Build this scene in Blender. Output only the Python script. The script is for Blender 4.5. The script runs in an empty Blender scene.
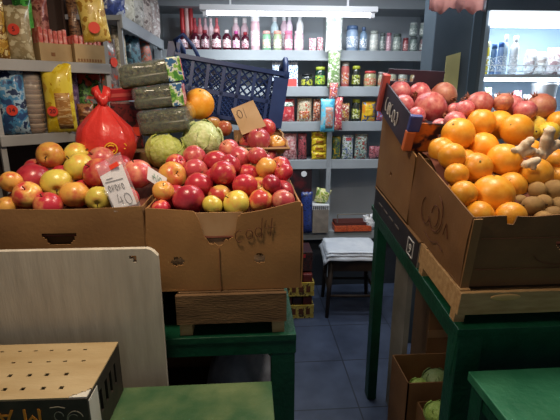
import bpy, bmesh, math, random
from mathutils import Vector, Matrix, Euler, noise
random.seed(7)
PI = math.pi
R = math.radians
scene = bpy.context.scene
COL = scene.collection

# ------------------------------------------------------------------ camera
CAM = Vector((0, 0, 1.52)); YAW = R(4); PIT = R(15); FPX = 430.0
FW = Vector((math.sin(YAW)*math.cos(PIT), math.cos(YAW)*math.cos(PIT), -math.sin(PIT)))
RT = Vector((math.cos(YAW), -math.sin(YAW), 0)); UP = RT.cross(FW)
cam = bpy.data.cameras.new('camera'); cam.sensor_width = 36; cam.lens = FPX/560*36; cam.clip_start = .05
co = bpy.data.objects.new('camera', cam); COL.objects.link(co)
co.location = CAM; co.rotation_euler = (PI/2-PIT, 0, -YAW); scene.camera = co

def at(px, py, Y):
    r = FW + RT*((px-280)/FPX) + UP*((210-py)/FPX)
    return CAM + r*(Y/r.y)
def mpp(p):            # metres per picture pixel at a point
    return (Vector(p)-CAM).dot(FW)/FPX

# ------------------------------------------------------------------ materials
def lin(h):
    h = h.lstrip('#'); v = [int(h[i:i+2], 16)/255 for i in (0, 2, 4)]
    return tuple((c/12.92 if c <= .04045 else ((c+.055)/1.055)**2.4) for c in v)+(1,)
MC = {}
def _new(key):
    m = bpy.data.materials.new(key); m.use_nodes = True
    return m, m.node_tree.nodes, m.node_tree.links, m.node_tree.nodes['Principled BSDF']
def mat(key, c, rough=.6, c2=None, scale=8, detail=4, lo=.35, hi=.65, metal=0, bump=0, bscale=40, trans=0, alpha=1, stretch=None, coat=0, ior=1.45, interp='LINEAR', coord='Object'):
    if key in MC: return MC[key]
    m, N, L, b = _new(key)
    b.inputs['Base Color'].default_value = lin(c); b.inputs['Roughness'].default_value = rough
    b.inputs['Metallic'].default_value = metal; b.inputs['Coat Weight'].default_value = coat
    b.inputs['Transmission Weight'].default_value = trans; b.inputs['Alpha'].default_value = alpha; b.inputs['IOR'].default_value = ior
    tc = N.new('ShaderNodeTexCoord'); mp = N.new('ShaderNodeMapping')
    L.new(tc.outputs[coord], mp.inputs['Vector'])
    if stretch: mp.inputs['Scale'].default_value = stretch
    if c2:
        n = N.new('ShaderNodeTexNoise'); n.inputs['Scale'].default_value = scale; n.inputs['Detail'].default_value = detail
        L.new(mp.outputs[0], n.inputs['Vector'])
        r = N.new('ShaderNodeValToRGB'); r.color_ramp.interpolation = interp
        r.color_ramp.elements[0].position = lo; r.color_ramp.elements[0].color = lin(c)
        r.color_ramp.elements[1].position = hi; r.color_ramp.elements[1].color = lin(c2)
        L.new(n.outputs['Fac'], r.inputs[0]); L.new(r.outputs[0], b.inputs['Base Color'])
    if bump:
        n2 = N.new('ShaderNodeTexNoise'); n2.inputs['Scale'].default_value = bscale; n2.inputs['Detail'].default_value = 5
        L.new(mp.outputs[0], n2.inputs['Vector'])
        bp = N.new('ShaderNodeBump'); bp.inputs['Strength'].default_value = bump; bp.inputs['Distance'].default_value = .01
        L.new(n2.outputs['Fac'], bp.inputs['Height']); L.new(bp.outputs[0], b.inputs['Normal'])
    MC[key] = m
    return m
def mprint(key, cols, scale=30, rough=.35, stretch=(1, 1, 1), coat=.2):
    """printed packaging: blotches of a few flat inks"""
    if key in MC: return MC[key]
    m, N, L, b = _new(key)
    b.inputs['Roughness'].default_value = rough; b.inputs['Coat Weight'].default_value = coat
    tc = N.new('ShaderNodeTexCoord'); mp = N.new('ShaderNodeMapping'); mp.inputs['Scale'].default_value = stretch
    n = N.new('ShaderNodeTexNoise'); n.inputs['Scale'].default_value = scale*1.7; n.inputs['Detail'].default_value = 3
    r = N.new('ShaderNodeValToRGB'); r.color_ramp.interpolation = 'CONSTANT'
    k = len(cols); el = r.color_ramp.elements
    while len(el) < k: el.new(.5)
    for i, c in enumerate(cols):
        el[i].position = 0 if i == 0 else .44 + .13*(i-1)/max(1, k-2) if k > 2 else .5
        el[i].color = lin(c)
    L.new(tc.outputs['Object'], mp.inputs[0]); L.new(mp.outputs[0], n.inputs['Vector'])
    L.new(n.outputs['Fac'], r.inputs[0]); L.new(r.outputs[0], b.inputs['Base Color'])
    MC[key] = m
    return m
def memit(key, c, s):
    m, N, L, b = _new(key)
    b.inputs['Base Color'].default_value = lin(c); b.inputs['Emission Color'].default_value = lin(c); b.inputs['Emission Strength'].default_value = s
    return m
def mfruit(key, base, blush, lo, hi, speck=.16, rough=.3, scale=1.1, top=0, sss=.0, coat=.15):
    """fruit skin: two skin colours blending across the fruit, fine streaks"""
    m, N, L, b = _new(key)
    b.inputs['Roughness'].default_value = rough; b.inputs['Coat Weight'].default_value = coat; b.inputs['Coat Roughness'].default_value = .25
    tc = N.new('ShaderNodeTexCoord'); oi = N.new('ShaderNodeObjectInfo')
    ad = N.new('ShaderNodeVectorMath'); ad.operation = 'ADD'
    sc = N.new('ShaderNodeVectorMath'); sc.operation = 'SCALE'; sc.inputs['Scale'].default_value = 37.0
    L.new(oi.outputs['Random'], sc.inputs[0]); L.new(tc.outputs['Object'], ad.inputs[0]); L.new(sc.outputs[0], ad.inputs[1])
    n = N.new('ShaderNodeTexNoise'); n.inputs['Scale'].default_value = scale; n.inputs['Detail'].default_value = 2
    L.new(ad.outputs[0], n.inputs['Vector'])
    s = N.new('ShaderNodeTexNoise'); s.inputs['Scale'].default_value = 7; s.inputs['Detail'].default_value = 3
    L.new(ad.outputs[0], s.inputs['Vector'])
    mx = N.new('ShaderNodeMath'); mx.operation = 'MULTIPLY_ADD'; mx.inputs[1].default_value = speck
    L.new(s.outputs['Fac'], mx.inputs[0]); L.new(n.outputs['Fac'], mx.inputs[2])
    sp = N.new('ShaderNodeSeparateXYZ'); L.new(tc.outputs['Object'], sp.inputs[0])
    mz = N.new('ShaderNodeMath'); mz.operation = 'MULTIPLY_ADD'; mz.inputs[1].default_value = top
    L.new(sp.outputs['Z'], mz.inputs[0]); L.new(mx.outputs[0], mz.inputs[2]); mx = mz
    r = N.new('ShaderNodeValToRGB'); e = r.color_ramp.elements
    e[0].position = lo; e[0].color = lin(base); e[1].position = hi; e[1].color = lin(blush)
    L.new(mx.outputs[0], r.inputs[0])
    hs = N.new('ShaderNodeHueSaturation'); va = N.new('ShaderNodeMath'); va.operation = 'MULTIPLY_ADD'
    va.inputs[1].default_value = .25; va.inputs[2].default_value = .875
    L.new(oi.outputs['Random'], va.inputs[0]); L.new(va.outputs[0], hs.inputs['Value']); L.new(r.outputs[0], hs.inputs['Color'])
    L.new(hs.outputs[0], b.inputs['Base Color'])
    bp = N.new('ShaderNodeBump'); bp.inputs['Strength'].default_value = .12; bp.inputs['Distance'].default_value = .004
    L.new(s.outputs['Fac'], bp.inputs['Height']); L.new(bp.outputs[0], b.inputs['Normal'])
    MC[key] = m
    return m

# ------------------------------------------------------------------ mesh helpers
def obj(name, bm, m, parent=None, smooth=False, loc=None, rot=None, label=None):
    me = bpy.data.meshes.new(name)
    bmesh.ops.recalc_face_normals(bm, faces=bm.faces)
    bm.to_mesh(me); bm.free()
    if smooth:
        for p in me.polygons: p.use_smooth = True
    o = bpy.data.objects.new(name, me); COL.objects.link(o)
    if m: me.materials.append(m)
    if parent: o.parent = parent
    if loc is not None: o.location = loc
    if rot is not None: o.rotation_euler = rot
    if label: o['label'] = label
    return o
def tag(o, label, cat, group=None, kind=None):
    o['label'] = label; o['category'] = cat
    if group: o['group'] = group
    if kind: o['kind'] = kind
    return o
def thing(name, label, cat, loc=(0, 0, 0), rot=(0, 0, 0), group=None):
    o = bpy.data.objects.new(name, None); COL.objects.link(o); o.empty_display_size = .05
    o.location = loc; o.rotation_euler = rot
    return tag(o, label, cat, group)
def struct(name, bm, m, **k):
    o = obj(name, bm, m, **k); o['kind'] = 'structure'; return o
def box(bm, x0, x1, y0, y1, z0, z1, bev=0):
    r = bmesh.ops.create_cube(bm, size=1)
    vs = r['verts']
    for v in vs:
        v.co = Vector((x0+(v.co.x+.5)*(x1-x0), y0+(v.co.y+.5)*(y1-y0), z0+(v.co.z+.5)*(z1-z0)))
    if bev:
        es = list({e for v in vs for e in v.link_edges})
        bmesh.ops.bevel(bm, geom=es, offset=bev, segments=2, affect='EDGES', profile=.5)
    return bm
def bx(*a, bev=0):
    return box(bmesh.new(), *a, bev=bev)
def tube(bm, pts, r, n=8, cap=True, closed=False):
    pts = [Vector(p) for p in pts]; rings = []
    m = len(pts)
    for i, p in enumerate(pts):
        a = pts[max(0, i-1)]; c = pts[min(m-1, i+1)]
        if closed: a = pts[i-1]; c = pts[(i+1) % m]
        d = (c-a).normalized() if (c-a).length > 1e-9 else Vector((0, 0, 1))
        u = d.cross(Vector((0, 0, 1)));  u = u if u.length > .1 else d.cross(Vector((0, 1, 0)))
        u.normalize(); w = d.cross(u)
        rr = r[i] if isinstance(r, (list, tuple)) else r
        rings.append([bm.verts.new(p+u*math.cos(2*PI*k/n)*rr+w*math.sin(2*PI*k/n)*rr) for k in range(n)])
    for i in range(m if closed else m-1):
        A = rings[i]; B = rings[(i+1) % m]
        for k in range(n): bm.faces.new((A[k], A[(k+1) % n], B[(k+1) % n], B[k]))
    if cap and not closed:
        bm.faces.new(rings[0][::-1]); bm.faces.new(rings[-1])
    return bm
def lathe(bm, prof, n=16, cx=0, cy=0, cz=0):
    rings = []
    for r, z in prof:
        if r < 1e-6: rings.append([bm.verts.new((cx, cy, cz+z))])
        else: rings.append([bm.verts.new((cx+r*math.cos(2*PI*k/n), cy+r*math.sin(2*PI*k/n), cz+z)) for k in range(n)])
    for A, B in zip(rings, rings[1:]):
        if len(A) == 1 and len(B) == 1: continue
        for k in range(n):
            j = (k+1) % n
            if len(A) == 1: bm.faces.new((A[0], B[j], B[k]))
            elif len(B) == 1: bm.faces.new((A[k], A[j], B[0]))
            else: bm.faces.new((A[k], A[j], B[j], B[k]))
    if len(rings[0]) > 1: bm.faces.new(rings[0][::-1])
    if len(rings[-1]) > 1: bm.faces.new(rings[-1])
    return bm
def solid(bm, th):
    bmesh.ops.recalc_face_normals(bm, faces=bm.faces); bm.normal_update()
    bmesh.ops.solidify(bm, geom=bm.faces[:], thickness=th)
def panel(w, h, th=.005, step=.008, hole=None, top=None, bulge=None):
    """upright sheet in XZ (x centred, z from 0), facing -Y, with real holes and a shaped top edge"""
    bm = bmesh.new(); nx = max(2, round(w/step)); nz = max(2, round(h/step)); g = []
    for i in range(nx+1):
        x = -w/2+w*i/nx; t = top(x) if top else h; col = []
        for j in range(nz+1):
            z = t*j/nz; y = bulge(x, z) if bulge else 0
            col.append(bm.verts.new((x, y, z)))
        g.append(col)
    for i in range(nx):
        for j in range(nz):
            q = (g[i][j], g[i+1][j], g[i+1][j+1], g[i][j+1])
            c = sum((v.co for v in q), Vector())/4
            if hole and hole(c.x, c.z): continue
            bm.faces.new(q)
    for v in [v for v in bm.verts if not v.link_faces]: bm.verts.remove(v)
    bmesh.ops.recalc_face_normals(bm, faces=bm.faces)
    solid(bm, th)
    return bm
def text(name, body, size, m, parent, loc, rot=(PI/2, 0, 0), ext=.0006, al='CENTER'):
    c = bpy.data.curves.new(name, 'FONT'); c.body = body; c.size = size; c.extrude = ext; c.align_x = al; c.align_y = 'CENTER'
    tmp = bpy.data.objects.new(name, c); COL.objects.link(tmp)
    dg = bpy.context.evaluated_depsgraph_get(); dg.update()
    me = bpy.data.meshes.new_from_object(tmp.evaluated_get(dg)); bpy.data.objects.remove(tmp)
    me.materials.clear(); me.materials.append(m)
    o = bpy.data.objects.new(name, me); COL.objects.link(o)
    o.parent = parent; o.location = loc; o.rotation_euler = rot
    return o
def scribble(name, strokes, r, m, parent, loc=(0, 0, 0), rot=(0, 0, 0)):
    """pen strokes given in the XZ plane"""
    bm = bmesh.new()
    for s in strokes: tube(bm, [(x, 0, z) for x, z in s], r, 5)
    return obj(name, bm, m, parent, loc=loc, rot=rot)
def arc(cx, cz, rx, rz, a0, a1, n=10):
    return [(cx+rx*math.cos(R(a0+(a1-a0)*i/n)), cz+rz*math.sin(R(a0+(a1-a0)*i/n))) for i in range(n+1)]
ORD = ['first', 'second', 'third', 'fourth', 'fifth', 'sixth', 'seventh', 'eighth', 'ninth', 'tenth', 'eleventh', 'twelfth', 'thirteenth', 'fourteenth', 'fifteenth']

# ------------------------------------------------------------------ shared materials
green = mat('green_paint', '#093b27', .42, '#104d35', 14, 6, .3, .72, bump=.25, bscale=60)
green_worn = mat('worn_green_paint', '#355a38', .6, '#6c7d54', 9, 8, .40, .84, bump=.3, bscale=50)
card = mat('cardboard', '#a07546', .85, '#8b6239', 5, 5, .3, .7, bump=.08, bscale=120)
card_in = mat('cardboard_inside', '#b8936c', .9, '#a57a50', 8, 4)
card_dk = mat('brown_cardboard', '#7d5834', .85, '#664627', 6, 6, .3, .7, bump=.1, bscale=90)
card_red = mat('reddish_cardboard', '#906a40', .85, '#7d5834', 6, 6, .3, .7, bump=.1, bscale=90)
ink = mat('pen_ink', '#2a2430', .8)
ink_br = mat('brown_marker', '#5b3420', .8)
wood = mat('raw_wood', '#c4a070', .75, '#a37c4e', 10, 6, .3, .7, stretch=(1, 6, 6), bump=.2, bscale=60)
wood_dk = mat('weathered_wood', '#7a5c3c', .85, '#4f3a25', 8, 8, .3, .75, stretch=(1, 5, 5), bump=.4, bscale=50)
paper = mat('white_paper', '#d9d7dc', .8, '#c6c4cc', 6)
steel = mat('shelf_enamel', '#a2a9ae', .5, '#949ba1', 3)
white_m = mat('white_plastic', '#e8eaee', .4)
black_m = mat('black_plastic', '#15171c', .4)
clear = mat('clear_film', '#ffffff', .12, trans=0, alpha=.16, coat=.6)
stem_m = mat('fruit_stem', '#4a3018', .8)
red_tag = mat('red_tag', '#e8452f', .5)
yell = mat('yellow_ink', '#e3b62c', .5)
orange_ink = mat('orange_ink', '#d98a2b', .6)
white_ink = mat('white_ink', '#d8d5d0', .6)

# ------------------------------------------------------------------ room shell
floor_m, N, L, b = _new('blue_floor_tiles'); b.inputs['Roughness'].default_value = .45
tc = N.new('ShaderNodeTexCoord'); mp = N.new('ShaderNodeMapping'); mp.inputs['Location'].default_value = (-.525, -.2, 0)
br = N.new('ShaderNodeTexBrick'); br.offset = 0; br.inputs['Scale'].default_value = 1; br.inputs['Brick Width'].default_value = .4; br.inputs['Row Height'].default_value = .4
br.inputs['Mortar Size'].default_value = .004; br.inputs['Mortar'].default_value = lin('#262c3a')
nz = N.new('ShaderNodeTexNoise'); nz.inputs['Scale'].default_value = 6; nz.inputs['Detail'].default_value = 8
rp = N.new('ShaderNodeValToRGB'); rp.color_ramp.elements[0].color = lin('#363f53'); rp.color_ramp.elements[0].position = .3
rp.color_ramp.elements[1].color = lin('#4d576e'); rp.color_ramp.elements[1].position = .7
L.new(tc.outputs['Object'], mp.inputs[0]); L.new(mp.outputs[0], br.inputs['Vector']); L.new(tc.outputs['Object'], nz.inputs['Vector'])
L.new(nz.outputs['Fac'], rp.inputs[0]); L.new(rp.outputs[0], br.inputs['Color1']); L.new(rp.outputs[0], br.inputs['Color2']); L.new(br.outputs['Color'], b.inputs['Base Color'])
struct('floor', bx(-1.6, 2.6, -.6, 3.62, -.05, 0), floor_m)
wallm = mat('wall_paint', '#aab2ba', .8, '#9aa3ac', 3)
wallL = mat('wall_paint_brown', '#5d4c42', .85, '#4d3d35', 3)
ceil_m = mat('ceiling_paint', '#aab0b8', .8, '#9da4ad', 2)
struct('wall_back', bx(-1.6, 2.6, 3.54, 3.62, 0, 2.5), wallm)
struct('wall_left', bx(-1.68, -1.6, -.6, 3.62, 0, 2.5), wallL)
struct('wall_right', bx(2.6, 2.68, -.6, 3.62, 0, 2.5), wallm)
struct('ceiling', bx(-1.6, 2.6, -.6, 3.62, 2.42, 2.5), ceil_m)

# ------------------------------------------------------------------ back shelving
YF = 3.2                                   # front lip of the shelves
SZ = {n: at(330, y, YF).z for n, y in ((1, 51), (2, 87), (3, 122), (4, 160), (5, 231))}
XL, XM, XR = at(166, 120, YF).x-.05, at(330, 120, YF).x, at(431, 60, YF).x
sh = thing('wall_shelving', 'grey metal wall shelving loaded with groceries behind the aisle', 'shelving', ((XL+XR)/2, 3.36, 0))
ox = (XL+XR)/2; oy = 3.36
for n, z in SZ.items():
    for x0, x1 in ((XL, XM-.017), (XM+.017, XR)):
        bm = bx(x0-ox, x1-ox, YF-oy, .17, z-.02, z)
        box(bm, x0-ox, x1-ox, YF-oy-.012, YF-oy+.004, z-.066, z+.004, bev=.003)
        obj('shelf_board', bm, steel, sh)
for x in (XL, XM, XR):
    for y in (YF-.004, 3.5):
        bm = bx(x-ox-.017, x-ox+.017, y-oy, y-oy+.03, 0, 2.1)
        for k in range(26): box(bm, x-ox-.004, x-ox+.004, y-oy-.003, y-oy, .1+k*.075, .135+k*.075)
        obj('upright', bm, steel, sh)
obj('back_panel', bx(XL-ox, XR-ox, .145, .155, .1, 2.1), mat('shelf_back', '#b4bcc4', .6, '#a6aeb6', 3), sh)
obj('kick_panel', bx(XL-ox, XR-ox, -.12, -.1, 0, SZ[5]-.07), mat('dark_kick', '#2c3036', .7), sh)
bmc = bx(XL-ox, XR-ox, -.2, .17, 2.10, 2.135); box(bmc, XL-ox, XR-ox, -.215, -.195, 2.09, 2.16)
obj('canopy_board', bmc, steel, sh)

def fixture(name, label, x0, x1, y, z, watt, colr, w=.05):
    t = thing(name, label, 'light', ((x0+x1)/2, y, z))
    l = (x1-x0)/2
    obj('housing', bx(-l-.03, l+.03, -.03, .03, .012, .045, bev=.004), white_m, t)
    bm = bmesh.new(); tube(bm, [(-l, 0, 0), (l, 0, 0)], .013, 12)
    obj('tube', bm, memit(name+'_glow', '#f4f8ff', 5), t)
    for s in (-1, 1): obj('hanger', bx(s*l*.7-.006, s*l*.7+.006, -.006, .006, .045, 2.42-z), white_m, t)
    for s in (-1, 1): obj('end_cap', bx(s*l-.012, s*l+.012, -.02, .02, -.018, .02), white_m, t)
    la = bpy.data.lights.new(name+'_light', 'AREA'); la.shape = 'RECTANGLE'; la.size = x1-x0; la.size_y = w; la.energy = watt; la.color = colr
    lo = bpy.data.objects.new(name+'_light', la); COL.objects.link(lo); lo.location = ((x0+x1)/2, y-.01, z-.03)
    return lo
p0, p1 = at(205, 13, 2.86), at(372, 13, 2.86)
lo = fixture('fluorescent_lamp', 'lit fluorescent tube above the top grocery shelf', p0.x, p1.x, 2.86, p0.z, 8, (.88, .95, 1)); lo.rotation_euler = (R(28), 0, 0)

# ---- goods kinds
def bottle(px0, px1, ytop, n, Y, cbody, clabel, ccap, label, kind='bottle', group=None, base=None, name=None, jar=False):
    zb = SZ[n] if base is None else base
    c = at((px0+px1)/2, ytop, Y); w = (px1-px0)*mpp(c); h = max(.04, c.z-zb); r = w/2*.94
    t = thing(name or kind, label, kind, (c.x, Y, zb), (0, 0, random.uniform(-.3, .3)), group)
    if jar: prof = [(r*.9, 0), (r, h*.04), (r, h*.74), (r*.88, h*.82), (r*.85, h*.84)]
    else: prof = [(r*.9, 0), (r, h*.03), (r, h*.66), (r*.93, h*.72), (r*.55, h*.80), (r*.46, h*.84), (r*.46, h*.88)]
    obj('body', lathe(bmesh.new(), prof, 14), cbody, t, True)
    k = .55 if not jar else .6
    obj('paper_label', lathe(bmesh.new(), [(r*1.015, h*.14), (r*1.02, h*.15), (r*1.02, h*(k-.04)), (r*1.015, h*(k-.03))], 14), clabel, t, True)
    cr = r*.92 if jar else r*.52
    obj('cap', lathe(bmesh.new(), [(cr, h*.84), (cr, h*.985), (cr*.9, h), (0, h)], 14), ccap, t, True)
    return t
def pouch_bm(w, h, d, seed=0, nx=10, nz=14, seam=.07):
    bm = bmesh.new(); F = []; B = []
    for j in range(nz+1):
        v = j/nz; a = []; c = []
        for i in range(nx+1):
            u = i/nx*2-1
            vv = (v-.5)*2
            pr = max(0, 1-abs(u)**2.6)**.6*max(0, 1-(abs(vv)/(1-seam))**3.5)**.7 if abs(vv) < 1-seam else 0
            nn = noise.noise(Vector((u*2.3+seed*7.1, v*3.7, seed)))*.28
            x = u*w/2*(1-.06*(1-abs(vv)**2)); y = d/2*pr*(1+nn)+.0012
            z = v*h+ (.012*h*math.sin(u*9+seed) if j in (0, nz) else 0)
            a.append(bm.verts.new((x, -y, z))); c.append(bm.verts.new((x, y, z)))
        F.append(a); B.append(c)
    for j in range(nz):
        for i in range(nx):
            bm.faces.new((F[j][i], F[j][i+1], F[j+1][i+1], F[j+1][i])); bm.faces.new((B[j][i+1], B[j][i], B[j+1][i], B[j+1][i+1]))
    for j in range(nz):
        bm.faces.new((F[j+1][0], B[j+1][0], B[j][0], F[j][0])); bm.faces.new((F[j][nx], B[j][nx], B[j+1][nx], F[j+1][nx]))
    for i in range(nx):
        bm.faces.new((F[0][i+1], F[0][i], B[0][i], B[0][i+1])); bm.faces.new((F[nz][i], F[nz][i+1], B[nz][i+1], B[nz][i]))
    return bm
def bag(name, w, h, d, m, label, cat, loc, rot=(0, 0, 0), group=None, patch=None, seed=1, tagtxt=None, tagpos=(0, .5)):
    t = thing(name, label, cat, loc, rot, group)
    obj('pouch', pouch_bm(w, h, d, seed), m, t, True)
    if patch:                                # printed patch on the front (material, relative box)
        pm, x0, x1, z0, z1 = patch
        bm = bmesh.new(); g = []
        for i in range(7):
            for_j = []
            for j in range(7):
                u = x0+(x1-x0)*i/6; v = z0+(z1-z0)*j/6; vv = (v-.5)*2
                pr = max(0, 1-abs(u)**2.6)**.6*max(0, 1-(abs(vv)/.93)**3.5)**.7
                nn = noise.noise(Vector((u*2.3+seed*7.1, v*3.7, seed)))*.28
                for_j.append(bm.verts.new((u*w/2*.97, -(d/2*pr*(1+nn)+.0035), v*h)))
            g.append(for_j)
        for i in range(6):
            for j in range(6): bm.faces.new((g[i][j], g[i+1][j], g[i+1][j+1], g[i][j+1]))
        bmesh.ops.recalc_face_normals(bm, faces=bm.faces); solid(bm, .0012)
        obj('print_patch', bm, pm, t, True)
    if tagtxt is not None:
        bm = bmesh.new(); tw = .042
        bmesh.ops.create_circle(bm, cap_ends=True, radius=tw/2, segments=20)
        bmesh.ops.rotate(bm, verts=bm.verts, matrix=Matrix.Rotation(PI/2, 3, 'X'))
        r = bmesh.ops.extrude_face_region(bm, geom=bm.faces[:]); bmesh.ops.translate(bm, verts=[v for v in r['geom'] if isinstance(v, bmesh.types.BMVert)], vec=(0, .002, 0))
        pt = obj('price_tag', bm, red_tag, t, loc=(tagpos[0]*w, -d/2-.008, tagpos[1]*h), label='red round price tag')
        text('lettering', tagtxt, .024, ink, pt, (0, -.0015, 0))
    return t
def carton_pack(px0, px1, ytop, n, Y, m, label, cat='packet', group=None, cap=None, depth=.05, base=None, name='grocery_box'):
    zb = SZ[n] if base is None else base
    c = at((px0+px1)/2, ytop, Y); w = (px1-px0)*mpp(c)*.96; h = c.z-zb
    t = thing(name, label, cat, (c.x, Y, zb), (0, 0, random.uniform(-.06, .06)), group)
    obj('box_body', bx(-w/2, w/2, -depth/2, depth/2, 0, h, bev=.003), m, t)
    if cap: obj('printed_front', bx(-w*.42, w*.42, -depth/2-.0015, -depth/2+.001, h*.02, h*.3), cap, t)
    obj('top_flap', bx(-w*.5, w*.5, -.004, .004, h, h+.005), m, t)
    return t

dark_red = mat('dark_red_juice', '#4a1626', .15, coat=.5)
dark_cap = mat('dark_cap', '#8e2430', .4)
lab_w = mprint('white_bottle_label', ['#5a1d2e', '#d9c4cc', '#b04a60'], 60)
lab_r = mprint('red_bottle_label', ['#a03a4a', '#f2e6e8', '#d2798a'], 60)
lab_p = mprint('pink_bottle_label', ['#b05070', '#f4e3ee', '#d58fc0'], 60)
pale_b = mat('pale_pink_bottle', '#d7b9c2', .2, coat=.4)
G1 = 'sauce bottles on the top grocery shelf'
front_row = [(178, 187.5, 30, dark_red, lab_w, dark_cap), (189.5, 199.5, 30, dark_red, lab_w, dark_cap), (200, 209, 30, dark_red, lab_w, dark_cap), (211, 221, 29, dark_red, lab_r, mat('pink_cap', '#e8a0a0', .4)),
             (222, 231, 30, dark_red, lab_r, mat('white_cap', '#efe6e8', .4)), (232, 240, 31, dark_red, lab_p, mat('magenta_cap', '#c24a90', .4)), (241, 249, 32, dark_red, lab_w, dark_cap)]
desc = ['dark red sauce bottle at the left end of the front row, top shelf', 'dark red sauce bottle second from the left in the front row of the top shelf', 'dark red sauce bottle third from the left in the front row of the top shelf',
        'dark red sauce bottle with a pink cap in the front row of the top shelf', 'dark red sauce bottle with a white cap in the front row of the top shelf', 'dark bottle with a magenta cap in the front row of the top shelf', 'dark red bottle just right of the magenta capped bottle, top shelf']
for (a, b_, y, cb, cl, cc), d in zip(front_row, desc): bottle(a, b_, y, 1, 3.24, cb, cl, cc, d, 'bottle', G1)
back_cols = [('#3a1a22', 'blackish'), ('#8a2430', 'dark crimson'), ('#b04850', 'dull red'), ('#d58a90', 'pink'), ('#c8a8b0', 'pale mauve'), ('#e9d0d6', 'whitish'), ('#cf6a72', 'coral')]
for i, x in enumerate((183, 189, 194.5, 199.5, 205, 210.5, 216.5)):
    c, d = back_cols[i]
    bottle(x-3, x+3, 18, 1, 3.33, mat('tall_'+d, c, .2, coat=.4), lab_r if i > 1 else lab_w, mat('tallcap_'+d, c, .4), f'tall slim {d} bottle in the back row of the top shelf', 'bottle', 'slim bottles at the back of the top shelf')
for i, x in enumerate((235.5, 244.5)):
    bottle(x-4.5, x+4.5, 18, 1, 3.34, pale_b, lab_w, mat('white_cap', '#efe6e8', .4), ('pale bottle with white cap behind the magenta capped bottle', 'pale bottle with white cap in the back row beside the tall pink jar')[i], 'bottle', 'pale bottles at the back of the top shelf')
jars = [(250, 260, 16, '#dcb6c0', '#f3e9ee', 'tall pale pink jar with a white lid on the top shelf', '#f0f0f4'), (262, 271, 31, '#7fae8c', '#e0b0a0', 'green and pink tin on the top shelf', '#d8a8a0'),
        (273, 282, 31, '#9fae8a', '#e6cfc8', 'olive jar with a coral lid on the top shelf', '#e0a090'), (284, 293, 31, '#c07c90', '#f0dfe8', 'rose coloured jar with a pink lid on the top shelf', '#e07c9c'), (294, 304, 31, '#e0bcc8', '#f4e8ee', 'pale rose jar under the white bottle on the top shelf', '#efe2ea')]
for a, b_, y, c, l, d, cp in jars:
    bottle(a, b_, y, 1, 3.24, mat('jar'+c, c, .25, coat=.4), mprint('jl'+l+c, [l, c, '#ffffff'], 50), mat('cap'+cp, cp, .4), d, 'jar', None, jar=True)
for a, b_, y, c, d in ((270, 279, 16, '#b8ccd2', 'pale blue bottle at the back of the top shelf above the green tin'), (280, 288, 15, '#c2a8b4', 'mauve bottle at the back of the top shelf'), (286, 293, 14, '#e6d4e2', 'lilac white bottle at the back of the top shelf'), (296, 304, 12, '#eef0f2', 'white bottle standing behind the pale rose jar')):
    bottle(a, b_, y, 1, 3.34, mat('bb'+c, c, .3, coat=.3), mprint('bbl'+c, [c, '#ffffff', '#b090a0'], 50), white_m, d, 'bottle', 'pale bottles at the back of the top shelf')
for i, (a, b_, y) in enumerate(((309, 316, 39), (317, 323, 38))):
    carton_pack(a, b_, y, 1, 3.25, mprint('tinyprint', ['#d8d4d8', '#c06070', '#f0f0f0'], 60), ('small red and white pack left of the shelf post, top shelf', 'small pale pack touching the hanging white bag, top shelf')[i], 'packet')
right1 = [(346, 359, 26, '#8fa4bf', '#eef2f8', '#50688c', 'wide jar with a blue and white wrapper on the top shelf', True), (360, 368, 27, '#7b93ad', '#eef2f8', '#4a5f80', 'narrow blue bottle next to the wide blue jar', False), (370, 379, 31, '#c3c7c2', '#e7e5dc', '#9aa09a', 'grey glass jar with a pale label on the top shelf', True),
          (380, 386, 33, '#6f7a78', '#b9beb9', '#555c5c', 'small dark jar behind the pink jar on the top shelf', True), (386.5, 392, 33, '#c79aa6', '#e4c4cc', '#a86a7a', 'small pink jar on the top shelf', True), (393, 402, 34, '#8a958f', '#c8cfc4', '#4f5a56', 'grey green jar with dark lid on the top shelf', True), (403, 409, 38, '#a65a5e', '#e0b4b0', '#7a3a40', 'small red tin between grey jars on the top shelf', True)]
for a, b_, y, c, l, cp, d, j in right1:
    bottle(a, b_, y, 1, 3.24, mat('r'+c, c, .25, coat=.4), mprint('rl'+c, [l, c, l], 40), mat('rc'+cp, cp, .4), d, 'jar' if j else 'bottle', jar=j)
for a, b_, c, d1, d2 in ((410, 418, '#7d8c88', 'dark jar at the bottom of the left jar stack, top shelf', 'pale lidded jar on top of the left jar stack'), (420, 428, '#8a7478', 'brownish jar at the bottom of the right jar stack, top shelf', 'pale lidded jar on top of the right jar stack, end of shelf')):
    t1 = bottle(a, b_, 37, 1, 3.24, mat('s'+c, c, .25, coat=.4), mprint('sl'+c, [c, '#c3ccc6', c], 40), mat('sc', '#565f60', .4), d1, 'jar', jar=True)
    bottle(a, b_, 23, 1, 3.24, mat('s2'+c, '#93a09c', .25, coat=.4), mprint('sl2', ['#93a09c', '#d5dcd6'], 40), mat('sc2', '#b8c0bd', .4), d2, 'jar', base=at(414, 36.5, 3.24).z, jar=True)
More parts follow.
